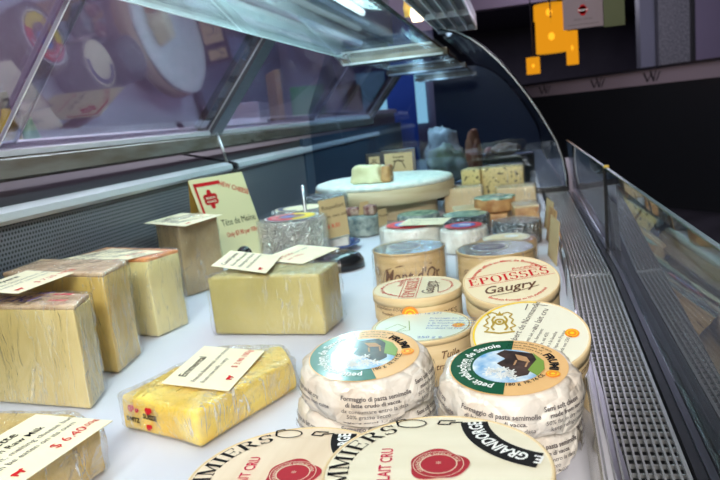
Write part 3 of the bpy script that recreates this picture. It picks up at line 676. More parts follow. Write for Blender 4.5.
# --- two big lids nearest the camera
def coulommiers(label, x, y, z, rz, lid, R0=.0715, hh=.0285):
    t = wood_box(label, x, y, z, R0, hh, lid, rz=rz, lid_h=.010)
    r = R0
    k = Ink(); k.arc(serif2d('COULOMMIERS', r * .18, 'CENTER', 1.2, .09), r * .765, 197)
    k.arc(text2d('FABRIQUE EN NORMANDIE', r * .09, align='CENTER', bold=.01), r * .80, 268, inward=True)
    # little drawn cheese and knife
    k.path([(-.30 * r + .12 * r * math.cos(a) * 1.2, .82 * r + .085 * r * math.sin(a)) for a in [2 * PI * i / 20 for i in range(21)]], r * .016)
    k.path([(-.42 * r, .76 * r), (-.46 * r, .88 * r), (-.39 * r, .92 * r), (-.36 * r, .89 * r)], r * .02)
    k.path([(-.02 * r, .88 * r), (-.04 * r, .80 * r), (.08 * r, .79 * r), (.08 * r, .83 * r), (.20 * r, .84 * r)], r * .022)
    k.path([(-.02 * r, .88 * r), (.13 * r, .87 * r)], r * .022)
    k.ring(.72 * r, .98 * r, 184, 251, 1.16 * r, .90 * r, 30)
    lay(t, 'black_print', k, 'ink')
    w = Ink(); w.arc(text2d('E. GRAINDORGE', r * .180, align='CENTER', bold=.03, squeeze=.70), r * .785, 218.5, cx=1.16 * r, cy=.90 * r)
    lay(t, 'white_letters', w, 'white_ink', .0003)
    p = Ink(); p.at(text2d('AU LAIT CRU', r * .155, bold=.012, squeeze=.85), -.36 * r, -.46 * r, 94)
    lay(t, 'red_print', p, 'ink_pink')
    cx, cy = .02 * r, .03 * r
    s = Ink(); pts = []
    for i in range(60):
        a = 2 * PI * i / 60; rr = r * .255 * (1 + .07 * math.cos(3 * a + .5) + .05 * math.sin(5 * a)); pts.append((cx + rr * math.cos(a), cy + rr * math.sin(a)))
    s.poly(pts); lay(t, 'seal_print', s, 'wax', .0002)
    d = Ink(); d.ring(r * .155, r * .165, cx=cx, cy=cy); d.ring(r * .215, r * .222, cx=cx, cy=cy); d.arc(text2d('GRAINDORGE DEPUIS 1910', r * .050, align='CENTER', bold=.01), r * .165, 120, cx=cx, cy=cy)
    d.t('*', cx, cy - .04 * r, r * .12, align='CENTER'); lay(t, 'seal_lettering', d, 'lid_pink', .0004)
    return t
wood_box('plain wooden box directly under the front left lettered lid', -.160, .395, .0015, .0705, .0405, 'lid_pink', cat='cheese box')
coulommiers('pinkish wooden lid with red seal print, front left of the two largest lids', -.160, .395, .0425, R(-1), 'lid_pink')
coulommiers('ivory lid with red seal print, front right, overlapping its twin', -.060, .386, .0722, R(2), 'lid_ivory', hh=.0125)

# --- paper-wrapped soft wheels, in two stacks of two
def soft_wheel(label, x, y, z, r, h, rz, lab=True, seed=0, tilt=(0, 0)):
    t = thing('paper_wrapped_cheese', label, 'cheese', (x, y, T + z), rot=(tilt[0], tilt[1], rz), group=None)
    prof = [(0, 0), (r * .80, 0), (r * .93, h * .10), (r * .995, h * .32), (r, h * .5), (r * .985, h * .66), (r * .955, h * .86), (r * .91, h * .95), (r * .86, h * .99), (r * .5, h), (0, h)]
    pf = []
    for (r0, z0), (r1, z1) in zip(prof, prof[1:]):
        for k in range(3): pf.append((r0 + (r1 - r0) * k / 3, z0 + (z1 - z0) * k / 3))
    pf.append(prof[-1])
    bm = lathe(pf, 96)
    for v in bm.verts:      # folds and facets of the paper
        a = math.atan2(v.co.y, v.co.x); rr = math.hypot(v.co.x, v.co.y)
        if rr > r * .84:
            f = (.0024 * (abs(math.sin(a * 4.5 + seed)) - .5) + .0030 * (.35 - abs(noise.noise(Vector((a * 3 + seed, v.co.z * 45, 1))))) + .0012 * noise.noise(Vector((a * 12, v.co.z * 150, seed)))) * min(1, (r * 1.02 - 0) and (1.0 if rr > r * .93 else .3))
            wd = 2 * PI / 9; am = (a + seed) % wd - wd / 2; f += rr * .55 * (math.cos(wd / 2) / math.cos(am) - .97) * min(1, (rr - r * .84) / (r * .08))
            v.co.x += math.cos(a) * f; v.co.y += math.sin(a) * f; v.co.z += .0010 * noise.noise(Vector((a * 5, rr * 80, seed))) if v.co.z > .003 else 0
    w = link_mesh('paper_wrap', bm, 'paper_wrap', t, True)
    # paper flap overlapping the side
    for a0, a1, zz in ((-118, -62, h * .80), (-40, 5, h * .74)):
        bm = bmesh.new(); n = 16; rows = []
        for i in range(n + 1):
            a = R(a0 + (a1 - a0) * i / n); ed = .6 + .4 * math.sin(PI * i / n)
            rows.append([bm.verts.new(((rk + .0018) * math.cos(a), (rk + .0018) * math.sin(a), zk)) for rk, zk in ((r * .93, h * .84), (r * .995, h * .62), (r * 1.004, h * .40), (r * .985, h * (.34 - .28 * ed)))])
        for p, q in zip(rows, rows[1:]):
            for j in range(3): bm.faces.new([p[j], q[j], q[j + 1], p[j + 1]])
        link_mesh('paper_flap', bm, 'paper_wrap', t, True)
    # printed lines on the side
    k = Ink()
    def sidef(a0):
        def f(x, y):
            zz = min(max(y, .001), h * .84); fr = zz / h
            rad = (r * .975 if fr < .18 else r * 1.012) - max(0, fr - .62) / .3 * r * .07
            rad += .0026
            return (rad * math.cos(R(a0) + x / r), rad * math.sin(R(a0) + x / r), zz)
        return f
    for nm, a0, rows in (('printed_text', -92, ['Formaggio di pasta semimolle', 'di latte crudo di vacca.', 'da consumare entro la data', '50% grasso secco', 'materie grasse sul secco']),
                         ('printed_text', -28, ['Semi soft cheese', 'made from raw cow s milk.', '50% fat in dry matter', 'keep refrigerated']),
                         ('printed_text', -150, ['Fromage au lait cru', 'pate pressee non cuite', '50% mat. gr.'])):
        k = Ink()
        for i, tx in enumerate(rows): k.t(tx, -.022 + .004 * (i % 2), h * .74 - i * .0056, .0052, bold=.02 if i < 2 else 0, rot=-4)
        k.build(nm, 'ink_grey', t, sidef(a0))
    if lab:
        L = r * .835; z1 = h + .0006
        q = Ink(); q.disc(L, n=64); q.build('round_label', 'peach_label', t, flatz(z1))
        q = Ink(); q.ring(L * .46, L * .975, 98, 280, n=60); q.build('green_band', 'green_label', t, flatz(z1 + .0003))
        q = Ink(); q.disc(L * .60, n=48); q.build('pale_field', 'sky_blue', t, flatz(z1 + .0005))
        q = Ink(); q.poly([(-.20 * L, .545 * L), (.30 * L, .52 * L), (.44 * L, .30 * L), (.40 * L, -.26 * L), (.20 * L, -.40 * L), (.02 * L, -.16 * L), (-.20 * L, .02 * L), (-.10 * L, .22 * L), (-.30 * L, .36 * L)])
        q.build('chalet_picture', 'dark_photo', t, flatz(z1 + .0008))
        q = Ink(); q.poly([(.02 * L, .42 * L), (.24 * L, .36 * L), (.34 * L, .18 * L), (.12 * L, .22 * L)]); q.line(.10 * L, .20 * L, .10 * L, .02 * L, .03 * L); q.line(.30 * L, .18 * L, .30 * L, 0, .03 * L)
        q.build('chalet_roof', 'rind_brown', t, flatz(z1 + .0009))
        q = Ink(); q.poly([(.30 * L, .54 * L), (.55 * L, .28 * L), (.62 * L, 0), (.56 * L, -.26 * L), (.36 * L, -.10 * L), (.42 * L, .30 * L)]); q.build('meadow_picture', 'meadow', t, flatz(z1 + .0010))
        q = Ink()
        for j in range(16):
            fx, fy = L * (-.28 + .50 * random.random()), L * (-.46 + .34 * random.random())
            for pa in range(5): q.line(fx, fy, fx + L * .085 * math.cos(pa * 1.257 + j), fy + L * .085 * math.sin(pa * 1.257 + j), L * .03)
        q.build('flower_picture', 'white_ink', t, flatz(z1 + .0012))
        q = Ink(); q.arc(text2d('petit reblochon de Savoie', L * .21, align='CENTER', bold=.025, squeeze=.86), L * .71, 190); q.arc(text2d('au lait cru', L * .11, align='CENTER', bold=.01), L * .64, 190)
        q.build('white_letters', 'white_ink', t, flatz(z1 + .0006))
        q = Ink(); q.arc(text2d('FRUMI', L * .20, align='CENTER', bold=.05), L * .70, 24)
        q.arc(text2d('Ingredients: lait cru de vache', L * .075, align='CENTER'), L * .87, 75); q.arc(text2d('presure, ferments, sel', L * .075, align='CENTER'), L * .77, 80); q.arc(text2d('a conserver entre 4 et 8', L * .07, align='CENTER'), L * .68, 78)
        q.arc(text2d('180 g  FR 74 CE', L * .12, align='CENTER', bold=.01), L * .70, 312, inward=True)
        q.build('black_letters', 'ink', t, flatz(z1 + .0006))
        seal(None, None, L * .78, L * -.12, L * .12, t, z1 + .0006)
    return t
soft_wheel('lower wheel of the left stack of paper-wrapped soft cheeses', -.158, .606, .0015, .0660, .041, R(15), False, 1)
soft_wheel('upper wheel of the left paper-wrapped stack, round green and orange label', -.150, .592, .0445, .0620, .040, R(14), True, 2, (R(7), R(-1)))
soft_wheel('lower wheel of the right stack of paper-wrapped soft cheeses', -.022, .568, .0015, .0610, .041, R(25), False, 3)
soft_wheel('upper wheel of the right paper-wrapped stack, round green label nearest the grille', -.018, .556, .0445, .0585, .040, R(-14), True, 4, (R(6), R(2)))

# --- Epoisses
def epoisses_art(t, rot, r, script=True):
    def rt(f=1): return rot
    k = Ink(); k.at(serif2d('EPOISSES', r * .27, 'CENTER', 1.12), 0, 0, 0)
    k.line(-.94 * r, -.05 * r, .94 * r, -.05 * r, r * .012); k.line(-.90 * r, .33 * r, .90 * r, .33 * r, r * .012)
    k.arc(text2d('Fromage affiné au Marc de Bourgogne', r * .125, align='CENTER', bold=.015), r * .78, 90)
    k.arc(text2d('Berthaut fromage au lait pasteurisé', r * .10, align='CENTER', bold=.01), r * .84, 270, inward=True)
    k.t('Bourgogne', .12 * r, .38 * r, r * .13, shear=.3)
    c, n = math.cos(R(rot)), math.sin(R(rot)); k.V = [(x * c - y * n, x * n + y * c) for x, y in k.V]
    lay(t, 'red_print', k, 'ink_red')
    g = Ink(); g.t('Gaugry', -.10 * r, -.42 * r, r * .40, align='CENTER', shear=.35, bold=.012, squeeze=.95); g.path([(-.55 * r, -.52 * r), (0, -.50 * r), (.5 * r, -.40 * r)], r * .02)
    g.V = [(x * c - y * n, x * n + y * c) for x, y in g.V]; lay(t, 'script_print', g, 'ink_brown')
wood_box('bottom box of the stack carrying the tilted red-lettered lid', -.016, .837, .0015, .0535, .040, 'lid_cream')
t = wood_box('tilted cream round box with large red lettering, propped on top of its stack', -.016, .820, .0590, .0570, .036, 'lid_cream', rot=(R(17), R(0), 0)); epoisses_art(t, 14, .0555)
wood_box('lower wooden box under the flat red-lettered box beside the dull yellow block', -.139, .872, .0015, .0575, .036, 'lid_cream')
t = wood_box('flat cream round box with sideways red lettering and an orange seal on its side', -.139, .866, .0385, .0590, .036, 'lid_cream'); epoisses_art(t, 93, .057)
k = Ink(); k.at(serif2d('EPOISSES', .0078, 'LEFT', 1.1), .010, .004); k.t("d'Appellation d'Origine", -.062, .016, .0055, bold=.01); k.t('Protégée', -.050, .009, .0055, bold=.01); k.build('side_print', 'ink_brown', t, onside(.059, .004, -84))
a = Ink(); a.disc(.0105, -.008, .012, 28); a.build('side_seal', 'orange_seal', t, onside(.0593, .004, -84)); a = Ink(); a.ring(.0058, .0072, cx=-.008, cy=.012); a.disc(.003, -.008, .012, 10); a.build('side_seal_ring', 'ink_yellow', t, onside(.0596, .004, -84))
# --- pale green lid
t = wood_box('wooden round box with pale greenish lid in front of the flat red-lettered box', -.120, .760, .0015, .0595, .054, 'lid_green', lid_h=.006); r = .0595
k = Ink(); k.path([(r * .93 * math.cos(R(a)), r * .93 * math.sin(R(a))) for a in range(0, 361, 6)], .0012); lay(t, 'gold_rim', k, 'ink_gold')
k = Ink()
for j, tx in enumerate(['Fromage au lait cru', 'de Normandie moule', 'a la louche 45% MG', 'affine par nos soins', 'Product of France']): k.t(tx, .10 * r, .40 * r - j * .16 * r, r * .12, rot=-4)
k.t('Fr. 14 371', -.25 * r, .72 * r, r * .14); k.t('250 g e', .0, -.78 * r, r * .16); lay(t, 'small_print', k, 'label_midblue')
k = Ink(); k.path([(-.7 * r, -.2 * r), (-.5 * r, .1 * r), (-.3 * r, -.1 * r), (-.45 * r, -.35 * r), (-.2 * r, -.3 * r), (-.3 * r, .3 * r)], .0011); lay(t, 'green_drawing', k, 'meadow')
seal(0, 0, .72 * r, -.05 * r, .12 * r, t, .054)
k = Ink(); k.t('Tuile', .018, .028, .012, shear=.3, bold=.01); k.t('traditionnelle', .012, .016, .010, shear=.3, bold=.01); k.t('CAMEMBERT', .016, .005, .007, bold=.03); k.build('side_print', 'ink_brown', t, onside(.0595, .004, -82))
# --- tilted Camembert
wood_box('bottom box of the stack carrying the tilted yellow-rimmed lid', .001, .678, .0015, .0510, .028, 'lid_cream')
wood_box('middle box of the stack carrying the tilted yellow-rimmed lid', .001, .680, .0300, .0505, .017, 'lid_cream')
t = wood_box('tilted pale round box with yellow rim and gold crest behind right paper stack', .001, .643, .0560, .0555, .030, 'lid_camembert', rot=(R(19), R(1), 0)); r = .0555
k = Ink(); k.ring(.925 * r, .955 * r, 80, 290); lay(t, 'yellow_rim', k, 'ink_yellow')
k = Ink()
cx, cy = -.50 * r, .34 * r
for sx in (-1, 1):
    k.path([(cx + sx * r * a, cy + r * b) for a, b in ((.05, .26), (.14, .30), (.22, .24), (.17, .16), (.24, .08), (.20, -.02), (.28, -.10), (.18, -.16), (.22, -.24))], .0016)
    k.path([(cx + sx * r * a, cy + r * b) for a, b in ((.08, .18), (.13, .08), (.10, -.04), (.14, -.14), (.09, -.22))], .0022)
k.ring(.055 * r, .095 * r, cx=cx, cy=cy + .02 * r, n=20); k.disc(.035 * r, cx, cy + .02 * r, 12); k.poly([(cx - .06 * r, cy + .20 * r), (cx - .07 * r, cy + .30 * r), (cx - .03 * r, cy + .25 * r), (cx, cy + .33 * r), (cx + .03 * r, cy + .25 * r), (cx + .07 * r, cy + .30 * r), (cx + .06 * r, cy + .20 * r)])
k.path([(cx - .26 * r, cy - .26 * r), (cx, cy - .31 * r), (cx + .26 * r, cy - .26 * r)], .0022); lay(t, 'gold_crest', k, 'ink_gold')
k = Ink(); k.t('Camembert de Normandie', -.40 * r, -.62 * r, r * .16, rot=68, squeeze=.95); k.t('au lait cru', .12 * r, .12 * r, r * .16, rot=68)
for j, tx in enumerate(['Ingredients lait cru', 'de vache, ferments', 'presure, sel 45%', 'moule a la louche', 'Fabrique en France', 'Poids net 250 g']): k.t(tx, (-.12 + .12 * j) * r, (-.45 - .02 * j) * r, r * .085, rot=68)
k.path([(.0 * r, .88 * r), (-.05 * r, .70 * r)], .001); k.path([(.15 * r, .86 * r), (.35 * r, .82 * r)], .0008); lay(t, 'small_print', k, 'ink_grey')
seal(0, 0, .70 * r, .02 * r, .12 * r, t, .030)
k = Ink(); k.t('camembert', .02, .006, .010, shear=.3); k.build('side_print', 'ink_brown', t, onside(.0555, .004, -60))
# --- Mont d'Or tins in film
def montdor(label, x, y, rz):
    t = wood_box(label, x, y, .0015, .0640, .068, 'tin_top', 'wood_tan', lid_h=.004, rz=rz); r = .064
    k = Ink(); k.disc(.48 * r, -.15 * r, .12 * r, 40); lay(t, 'white_roundel', k, 'white_ink'); k = Ink(); k.disc(.43 * r, -.15 * r, .12 * r, 40); lay(t, 'navy_roundel', k, 'label_blue', .0003)
    k = Ink(); k.t("Mont", -.15 * r, .14 * r, .26 * r, align='CENTER', shear=.3); k.t("d'Or", -.15 * r, -.08 * r, .26 * r, align='CENTER', shear=.3); lay(t, 'roundel_text', k, 'white_ink', .0005)
    k = Ink(); k.t("Mont d'Or", -.044, .012, .034, shear=.25, bold=.01, squeeze=.70)
    k.path([(-.050, .010), (-.040, .034), (-.010, .042), (.045, .041)], .0014); k.path([(.040, .010), (.052, .030), (.060, .010), (.040, .010)], .0014)
    k.ring(.0085, .0095, cx=-.062, cy=.028, n=24); k.ring(.0045, .0060, cx=-.062, cy=.028, n=20); k.build('side_print', 'ink_brown', t, onside(r, .006, -86))
    link_mesh('plastic_wrap', lathe([(r + .006, .0), (r + .003, .02), (r + .0025, .05), (r + .0022, .067), (r * .9, .071), (0, .0705)], 96, wob=.012, seed=x * 9), 'wrap', t, True)
montdor("foil-topped round box with brown script on its side, in front of large white wheel", -.196, 1.168, R(0))
montdor('foil-topped round box partly hidden behind the tilted red-lettered lid', -.044, 1.120, R(8))
# --- white wheels with red and blue labels
def label_disc(t, r, z, outer, inner, third=None):
    k = Ink(); k.disc(r); k.build('round_label', outer, t, flatz(z)); k = Ink(); k.disc(r * .66); k.build('label_centre', inner, t, flatz(z + .0004))
    if third: k = Ink(); k.poly([(-.3 * r, -.1 * r), (-.1 * r, .3 * r), (.2 * r, .12 * r), (.4 * r, .3 * r), (.35 * r, -.2 * r)]); k.build('label_picture', third, t, flatz(z + .0007))
def wheel(name, label, x, y, z, r, h, mat, cat='cheese', film=None, bev=.006, wob=.02, seed=0, group=None):
    t = thing(name, label, cat, (x, y, T + .0015 + z), group=group)
    bm = lathe(drum(r, 0, h, bev, 4), 72, wob=wob, seed=seed)
    link_mesh('wheel' if film or mat not in ('foil', 'foil_dark', 'foil_bronze') else 'foil_wrap', bm, mat, t, True)
    if film: link_mesh('plastic_wrap', lathe([(0, -.0005)] + [(r + .003, .0), (r + .0028, h * .5), (r + .0024, h + .001), (r * .93, h + .003), (0, h + .0022)], 96, wob=.02, seed=seed + 5), film, t, True)
    return t
t = wheel('round_cheese', "large white wheel in film with red and blue label under a cream card", -.244, 1.520, 0, .074, .048, 'white_rind', film='wrap', seed=1); label_disc(t, .058, .0515, 'label_red', 'label_midblue', 'white_ink')
t = wheel('round_cheese', "white wheel in milky paper film with red label, right of the card-topped white wheel", -.120, 1.440, 0, .050, .050, 'white_rind', film='wrap_milky', seed=2); label_disc(t, .040, .0545, 'label_red', 'label_midblue', 'white_ink')
cardq('cream card lying across the white wheels behind the foil-topped box', (-.268, 1.475, .0585), (-.165, 1.455, .0585), (.012, .085), [('per 100g', .1, .1, .13, 'ink_grey', {}), ('Chaource', .12, .62, .20, 'ink_grey', {}), ('creamy', .12, .38, .14, 'ink_grey', {})])
t = wheel('round_cheese', 'small dark wheel with mottled green label behind the largest white wheel', -.268, 1.800, 0, .058, .034, 'blue_rind', seed=3); k = Ink(); k.disc(.052); k.build('round_label', 'green_top', t, flatz(.0346))
t = wheel('round_cheese', 'larger dark wheel with mottled green top, right of the small green-labelled wheel', -.130, 1.625, 0, .060, .050, 'foil_dark', seed=4); k = Ink(); k.disc(.052); k.build('round_label', 'green_top', t, flatz(.0506))
t = wheel('round_cheese', 'dark film-wrapped wheel between the cream-labelled wheel and the grille side rinds', -.010, 1.500, 0, .052, .048, 'foil_dark', film='wrap', seed=5)
t = wheel('round_cheese', 'low wheel with cream round label and white sticker, in front of the dark film-wrapped wheel', -.030, 1.325, 0, .057, .042, 'orange_crust', film='wrap', seed=6); label_disc(t, .046, .0448, 'lid_ivory', 'lid_cream', 'wood')
k = Ink(); k.disc(.014, .01, .004, 16); k.build('white_sticker', 'white_ink', t, flatz(.0462))
# pieces behind
def chunk(label, poly, h, mat, z=0, name='cheese_piece', top=None, seed=0, cat='cheese', amp=.002, bev=.004, film=None):
    cx = sum(p[0] for p in poly) / len(poly); cy = sum(p[1] for p in poly) / len(poly); pl = [(x - cx, y - cy) for x, y in poly]
    t = thing(name, label, cat, (cx, cy, T + .0015 + z))
    link_mesh('cheese', poly_prism(pl, 0.0005, h, bev, 2, amp, 28, seed), mat, t, True)
    if top: link_mesh('rind', poly_prism(offset_poly(pl, .0006), h - .004, h + .001, .0015, 2, amp * .6, 40, seed), top, t, True)
    if film: link_mesh('plastic_wrap', poly_prism(offset_poly(pl, .0035), 0, h + .004, .004, 3, .003, 40, seed + 2), film, t, True)
    return t
def rect(x0, x1, y0, y1, a=0):
    cx, cy = (x0 + x1) / 2, (y0 + y1) / 2; c, s = math.cos(R(a)), math.sin(R(a))
    return [(cx + (x - cx) * c - (y - cy) * s, cy + (x - cx) * s + (y - cy) * c) for x, y in ((x0, y0), (x1, y0), (x1, y1), (x0, y1))]
chunk('tan rectangular block behind the green-topped wheels, left of the pair', rect(-.215, -.105, 1.98, 2.07), .072, 'tan_cut', film='wrap', seed=1)
chunk('tan rectangular block nearest the grille, right of the pair', rect(-.062, .045, 1.95, 2.04), .066, 'tan_cut', film='wrap', seed=2)
chunk('yellow cheese with dark spots standing behind the two tan blocks', rect(-.110, .016, 2.10, 2.20), .112, 'truffle', seed=3, film='wrap')
chunk('smaller yellow spotted wedge leaning left of the large spotted cheese', [(-.172, 2.11), (-.112, 2.08), (-.104, 2.17), (-.160, 2.20)], .112, 'truffle', seed=4)
def half_wheel(label, x, y, z, r, h, a0, a1, side, top, seed=0):
    n = 20; pl = [(x, y)] + [(x + r * math.cos(R(a0 + (a1 - a0) * i / n)), y + r * math.sin(R(a0 + (a1 - a0) * i / n))) for i in range(n + 1)]
    return chunk(label, pl, h, side, z, 'cheese_wedge', top, seed, bev=.002)
half_wheel('thick orange-brown wedge with a pale green label resting on the rind pieces', -.062, 1.752, .036, .052, .034, 10, 330, 'orange_crust', 'green_top', 1)
chunk('orange-brown rind piece left of the green-labelled wedge', rect(-.168, -.094, 1.71, 1.80, 8), .046, 'orange_crust', top='tan_cut', seed=5)
chunk('orange-brown piece under the green-labelled wedge', rect(-.074, -.028, 1.70, 1.80, -5), .034, 'orange_crust', seed=6)
chunk('small crusty piece in shiny film right of the green-labelled wedge', rect(-.018, .040, 1.64, 1.72, 6), .056, 'orange_crust', top='tan_cut', seed=7, film='wrap')

# --- big brie on a wooden drum, with a piece on top
t = wheel('wooden_drum', 'wooden drum box that carries the big white wheel', -.350, 2.02, 0, .110, .052, 'brie_side', 'box', bev=.002, wob=0)
t = thing('brie_wheel', 'very large flat white-rinded wheel raised on a wooden drum near the back', 'cheese', (-.400, 2.04, T + .0545))
link_mesh('wooden_band', lathe([(0, 0), (.205, 0), (.212, .004), (.212, .042), (.207, .044), (0, .044)], 96), 'brie_side', t, True)
pf = [(0, .042)] + [(.202, .042), (.210, .046), (.211, .052), (.205, .058)] + [(.205 * (1 - i / 14), .0605 + .001 * math.sin(i)) for i in range(1, 14)] + [(0, .061)]
link_mesh('white_rind', lathe(pf, 120, wob=.012), 'brie_rind', t, True)
bm = poly_prism([(-.062, -.026), (.036, -.052), (.050, .010), (-.040, .042)], 0, .050, .010, 3, .009, 30, 4, taper=.18)
t = thing('cut_brie_piece', 'cut creamy piece lying on top of the big white wheel', 'cheese', (-.413, 1.935, T + .115)); link_mesh('paste', bm, 'brie_paste', t, True)
link_mesh('rind', poly_prism([(.034, -.048), (.060, -.040), (.064, .012), (.046, .022)], 0, .048, .006, 3, .005, 40, 8, taper=.1), 'orange_crust', t, True)

# --- Tête de Moine group
t = wheel('foil_wrapped_cheese', 'drum-shaped cheese in crinkled silver film with round red and yellow label', -.492, 1.415, .0, .076, .098, 'foil_bronze', film='wrap', bev=.005, wob=.03, seed=8)
k = Ink(); k.disc(.060); k.build('round_label', 'white_ink', t, flatz(.1015)); k = Ink(); k.disc(.056); k.build('label_rim', 'label_blue', t, flatz(.1019))
k = Ink(); k.ring(.030, .053, 100, 290); k.build('red_band', 'label_red', t, flatz(.1023)); k = Ink(); k.ring(.030, .053, -70, 100); k.build('yellow_band', 'ink_yellow', t, flatz(.1023))
k = Ink(); k.disc(.030); k.build('label_picture', 'berry', t, flatz(.1025)); k = Ink(); k.disc(.016, -.008, -.004); k.build('label_figure', 'label_midblue', t, flatz(.1028))
k = Ink(); k.arc(text2d('TETE DE MOINE', .013, align='CENTER', bold=.02), .036, 180); k.build('label_text', 'white_ink', t, flatz(.1028))
t = thing('cheese_curler', 'upright steel spindle on a small black foot behind the silver-wrapped drum', 'cheese curler', (-.490, 1.512, T + .0015))
link_mesh('foot', lathe(drum(.016, 0, .010, .003), 32), 'black', t, True); link_mesh('spindle', tube([(0, 0, .009), (0, 0, .160)], .0042, seg=12), 'steel', t, True)
t = wheel('foil_wrapped_cheese', 'drum cheese in dark film with pale label, behind the silver-wrapped drum', -.535, 1.605, .0, .070, .096, 'foil', film=None, seed=9, wob=.02)
k = Ink(); k.disc(.060); k.build('round_label', 'lid_cream', t, flatz(.0966)); k = Ink(); k.ring(.042, .055, 90, 280); k.build('label_rim', 'label_blue', t, flatz(.097))
t = wheel('foil_wrapped_cheese', 'dark grey film-wrapped wheel in front of the left end of the big white wheel', -.513, 1.765, .0, .062, .106, 'foil_dark', film='wrap', seed=10)
def frag(t): return t
t = thing('curler_bell', 'black plastic bell lid lying by the dull yellow block', 'lid', (-.372, 1.330, T + .0015))
link_mesh('dome', lathe([(0, 0), (.050, 0), (.054, .004), (.053, .016), (.047, .026), (.036, .031), (.014, .034), (0, .034)], 48), 'black', t, True)
link_mesh('screw', lathe([(0, .033), (.006, .033), (.005, .036), (0, .037)], 16), 'steel', t, True)
t = thing('handle_knob', 'black ball knob beside the silver-wrapped drum', 'knob', (-.560, 1.290, T + .0015))
link_mesh('stem', lathe([(0, 0), (.012, 0), (.009, .030), (0, .032)], 20), 'black', t, True)
link_mesh('ball', lathe([(0, .026)] + [(.0165 * math.sin(a), .046 - .019 * math.cos(a)) for a in [PI * i / 12 for i in range(1, 12)]] + [(0, .065)], 24), 'black', t, True)
t = thing('blue_plate', 'small navy plate under the upright kraft card', 'plate', (-.430, 1.530, T + .0015))
link_mesh('dish', lathe([(0, 0), (.032, 0), (.058, .014), (.060, .017), (.057, .017), (.031, .005), (0, .004)], 48), 'plate_blue', t, True)
t = thing('cheese_piece', 'whitish cheese piece lying on the small navy plate', 'cheese', (-.425, 1.530, T + .0075)); link_mesh('cheese', poly_prism(rect(-.028, .028, -.022, .022, 12), 0, .028, .004, 2, .002, 28, 3), 'white_rind', t, True)
make_card('price_card', 'brown kraft card standing upright behind the silver-wrapped drum', 'price card', ((-.440, 1.470, .036), (-.388, 1.510, .040), (-.448, 1.482, .125)),
    [('Roquefort', .08, .74, .15, 'ink', {}), ('Blue, ewe milk', .08, .52, .12, 'ink', {}), ('$ 8.50', .2, .26, .14, 'ink_red', {})], mat='card_brown')
t = wheel('round_cheese', 'blue-grey mouldy wheel in front of the big white wheel', -.402, 1.715, 0, .052, .052, 'blue_rind', seed=11, wob=.03)
chunk('dark red marbled wedge on the blue-grey wheel, left of two', rect(-.445, -.410, 1.70, 1.73, 15), .022, 'berry', z=.052, seed=8)
chunk('dark red marbled wedge on the blue-grey wheel, right of two', rect(-.392, -.362, 1.69, 1.72, -10), .026, 'berry', z=.052, seed=9)
make_card('price_card', 'small kraft card stuck upright between the red marbled wedges', 'price card', ((-.408, 1.70, .055), (-.388, 1.712, .055), (-.402, 1.704, .088)), [], mat='card_brown')
make_card('price_card', 'narrow kraft card standing against the right side of the blue-grey wheel', 'price card', ((-.352, 1.675, .002), (-.335, 1.70, .002), (-.352, 1.68, .068)), [('Fourme', .1, .7, .16, 'ink', {})], mat='card_brown')
# framed signs behind the brie
def framed(label, x, y, z0, w, h, txt, tilt=-8):
    t = thing('framed_sign', label, 'sign', (x, y, T + .0015), rot=(R(tilt), 0, R(4)))
    link_mesh('frame', B(-w / 2, w / 2, -.004, .004, 0, z0 + h, bev=.002), 'black', t)
    link_mesh('card', B(-w / 2 + .012, w / 2 - .012, -.0052, -.0038, z0 + .004, z0 + h - .013), 'card_brown', t)
    k = Ink()
    for j, tx in enumerate(txt): k.t(tx, 0, z0 + h * .66 - j * h * .15, h * .11, align='CENTER', bold=.03)
    k.path([(-.02, z0 + .02), (-.012, z0 + .045), (0, z0 + .05), (.012, z0 + .042), (.022, z0 + .02)], .003)
    k.build('printed_text', 'ink', t, lambda a, b: (a, -.0056, b)); return t
framed('black-framed kraft sign standing behind the big white wheel', -.390, 2.268, .10, .118, .086, ['Fromages', 'de France'])
framed('smaller black-framed kraft sign left of the other one, behind the big white wheel', -.475, 2.275, .10, .060, .080, ['Brie'])

# cards and rind slips standing along the divider
slips = [(.052, 1.30, .080, 'card_brown', 'kraft price slip standing against the grille edge, nearest of the row'), (.056, 1.46, .075, 'orange_crust', 'orange-brown slip standing in the middle of the row along the grille'), (.058, 1.62, .070, 'card_brown', 'kraft price slip standing farthest along the row by the grille')]
for x, y, h, m, lb in slips:
    t = thing('price_slip', lb, 'price slip', (x, y, T + .0015), R(6), group=None)
    link_mesh('card', prism_xz([(0, 0), (.001, 0), (.011, h), (.010, h)], -.050, .050), m, t)

# ================================================================== NEXT CASE CONTENT
def lump(name, label, cat, x, y, z, s, mat, seed=0, rz=0, parts=None):
    t = thing(name, label, cat, (x, y, T + z), rz); bm = bmesh.new(); bmesh.ops.create_icosphere(bm, subdivisions=4, radius=1)
    for v in bm.verts:
        d = 1 + .28 * noise.noise(v.co * 1.8 + Vector((seed, 0, 0))) + .12 * noise.noise(v.co * 5 + Vector((seed, 3, 0)))
        v.co = Vector((v.co.x * d * s[0], v.co.y * d * s[1], max(0, (v.co.z * d * .5 + .5)) * 2 * s[2] * .9))
    link_mesh('body', bm, mat, t, True); return t
t = thing('glass_platter', 'large frosted platter holding bagged food in the next case', 'platter', (-.29, 2.80, T - .004)); link_mesh('dish', lathe([(0, 0), (.10, 0), (.155, .02), (.165, .024), (.157, .026), (.10, .009), (0, .009)], 64), flat('frosted_platter', (.35, .42, .50), .3), t, True)
lump('bagged_cheese', 'pale greenish lump in clear bag on the platter in the next case', 'bagged food', -.275, 2.74, .008, (.080, .055, .085), mottled('bag_pale', (.34, .36, .20), (.70, .72, .62), 12, .25, .5), 1)
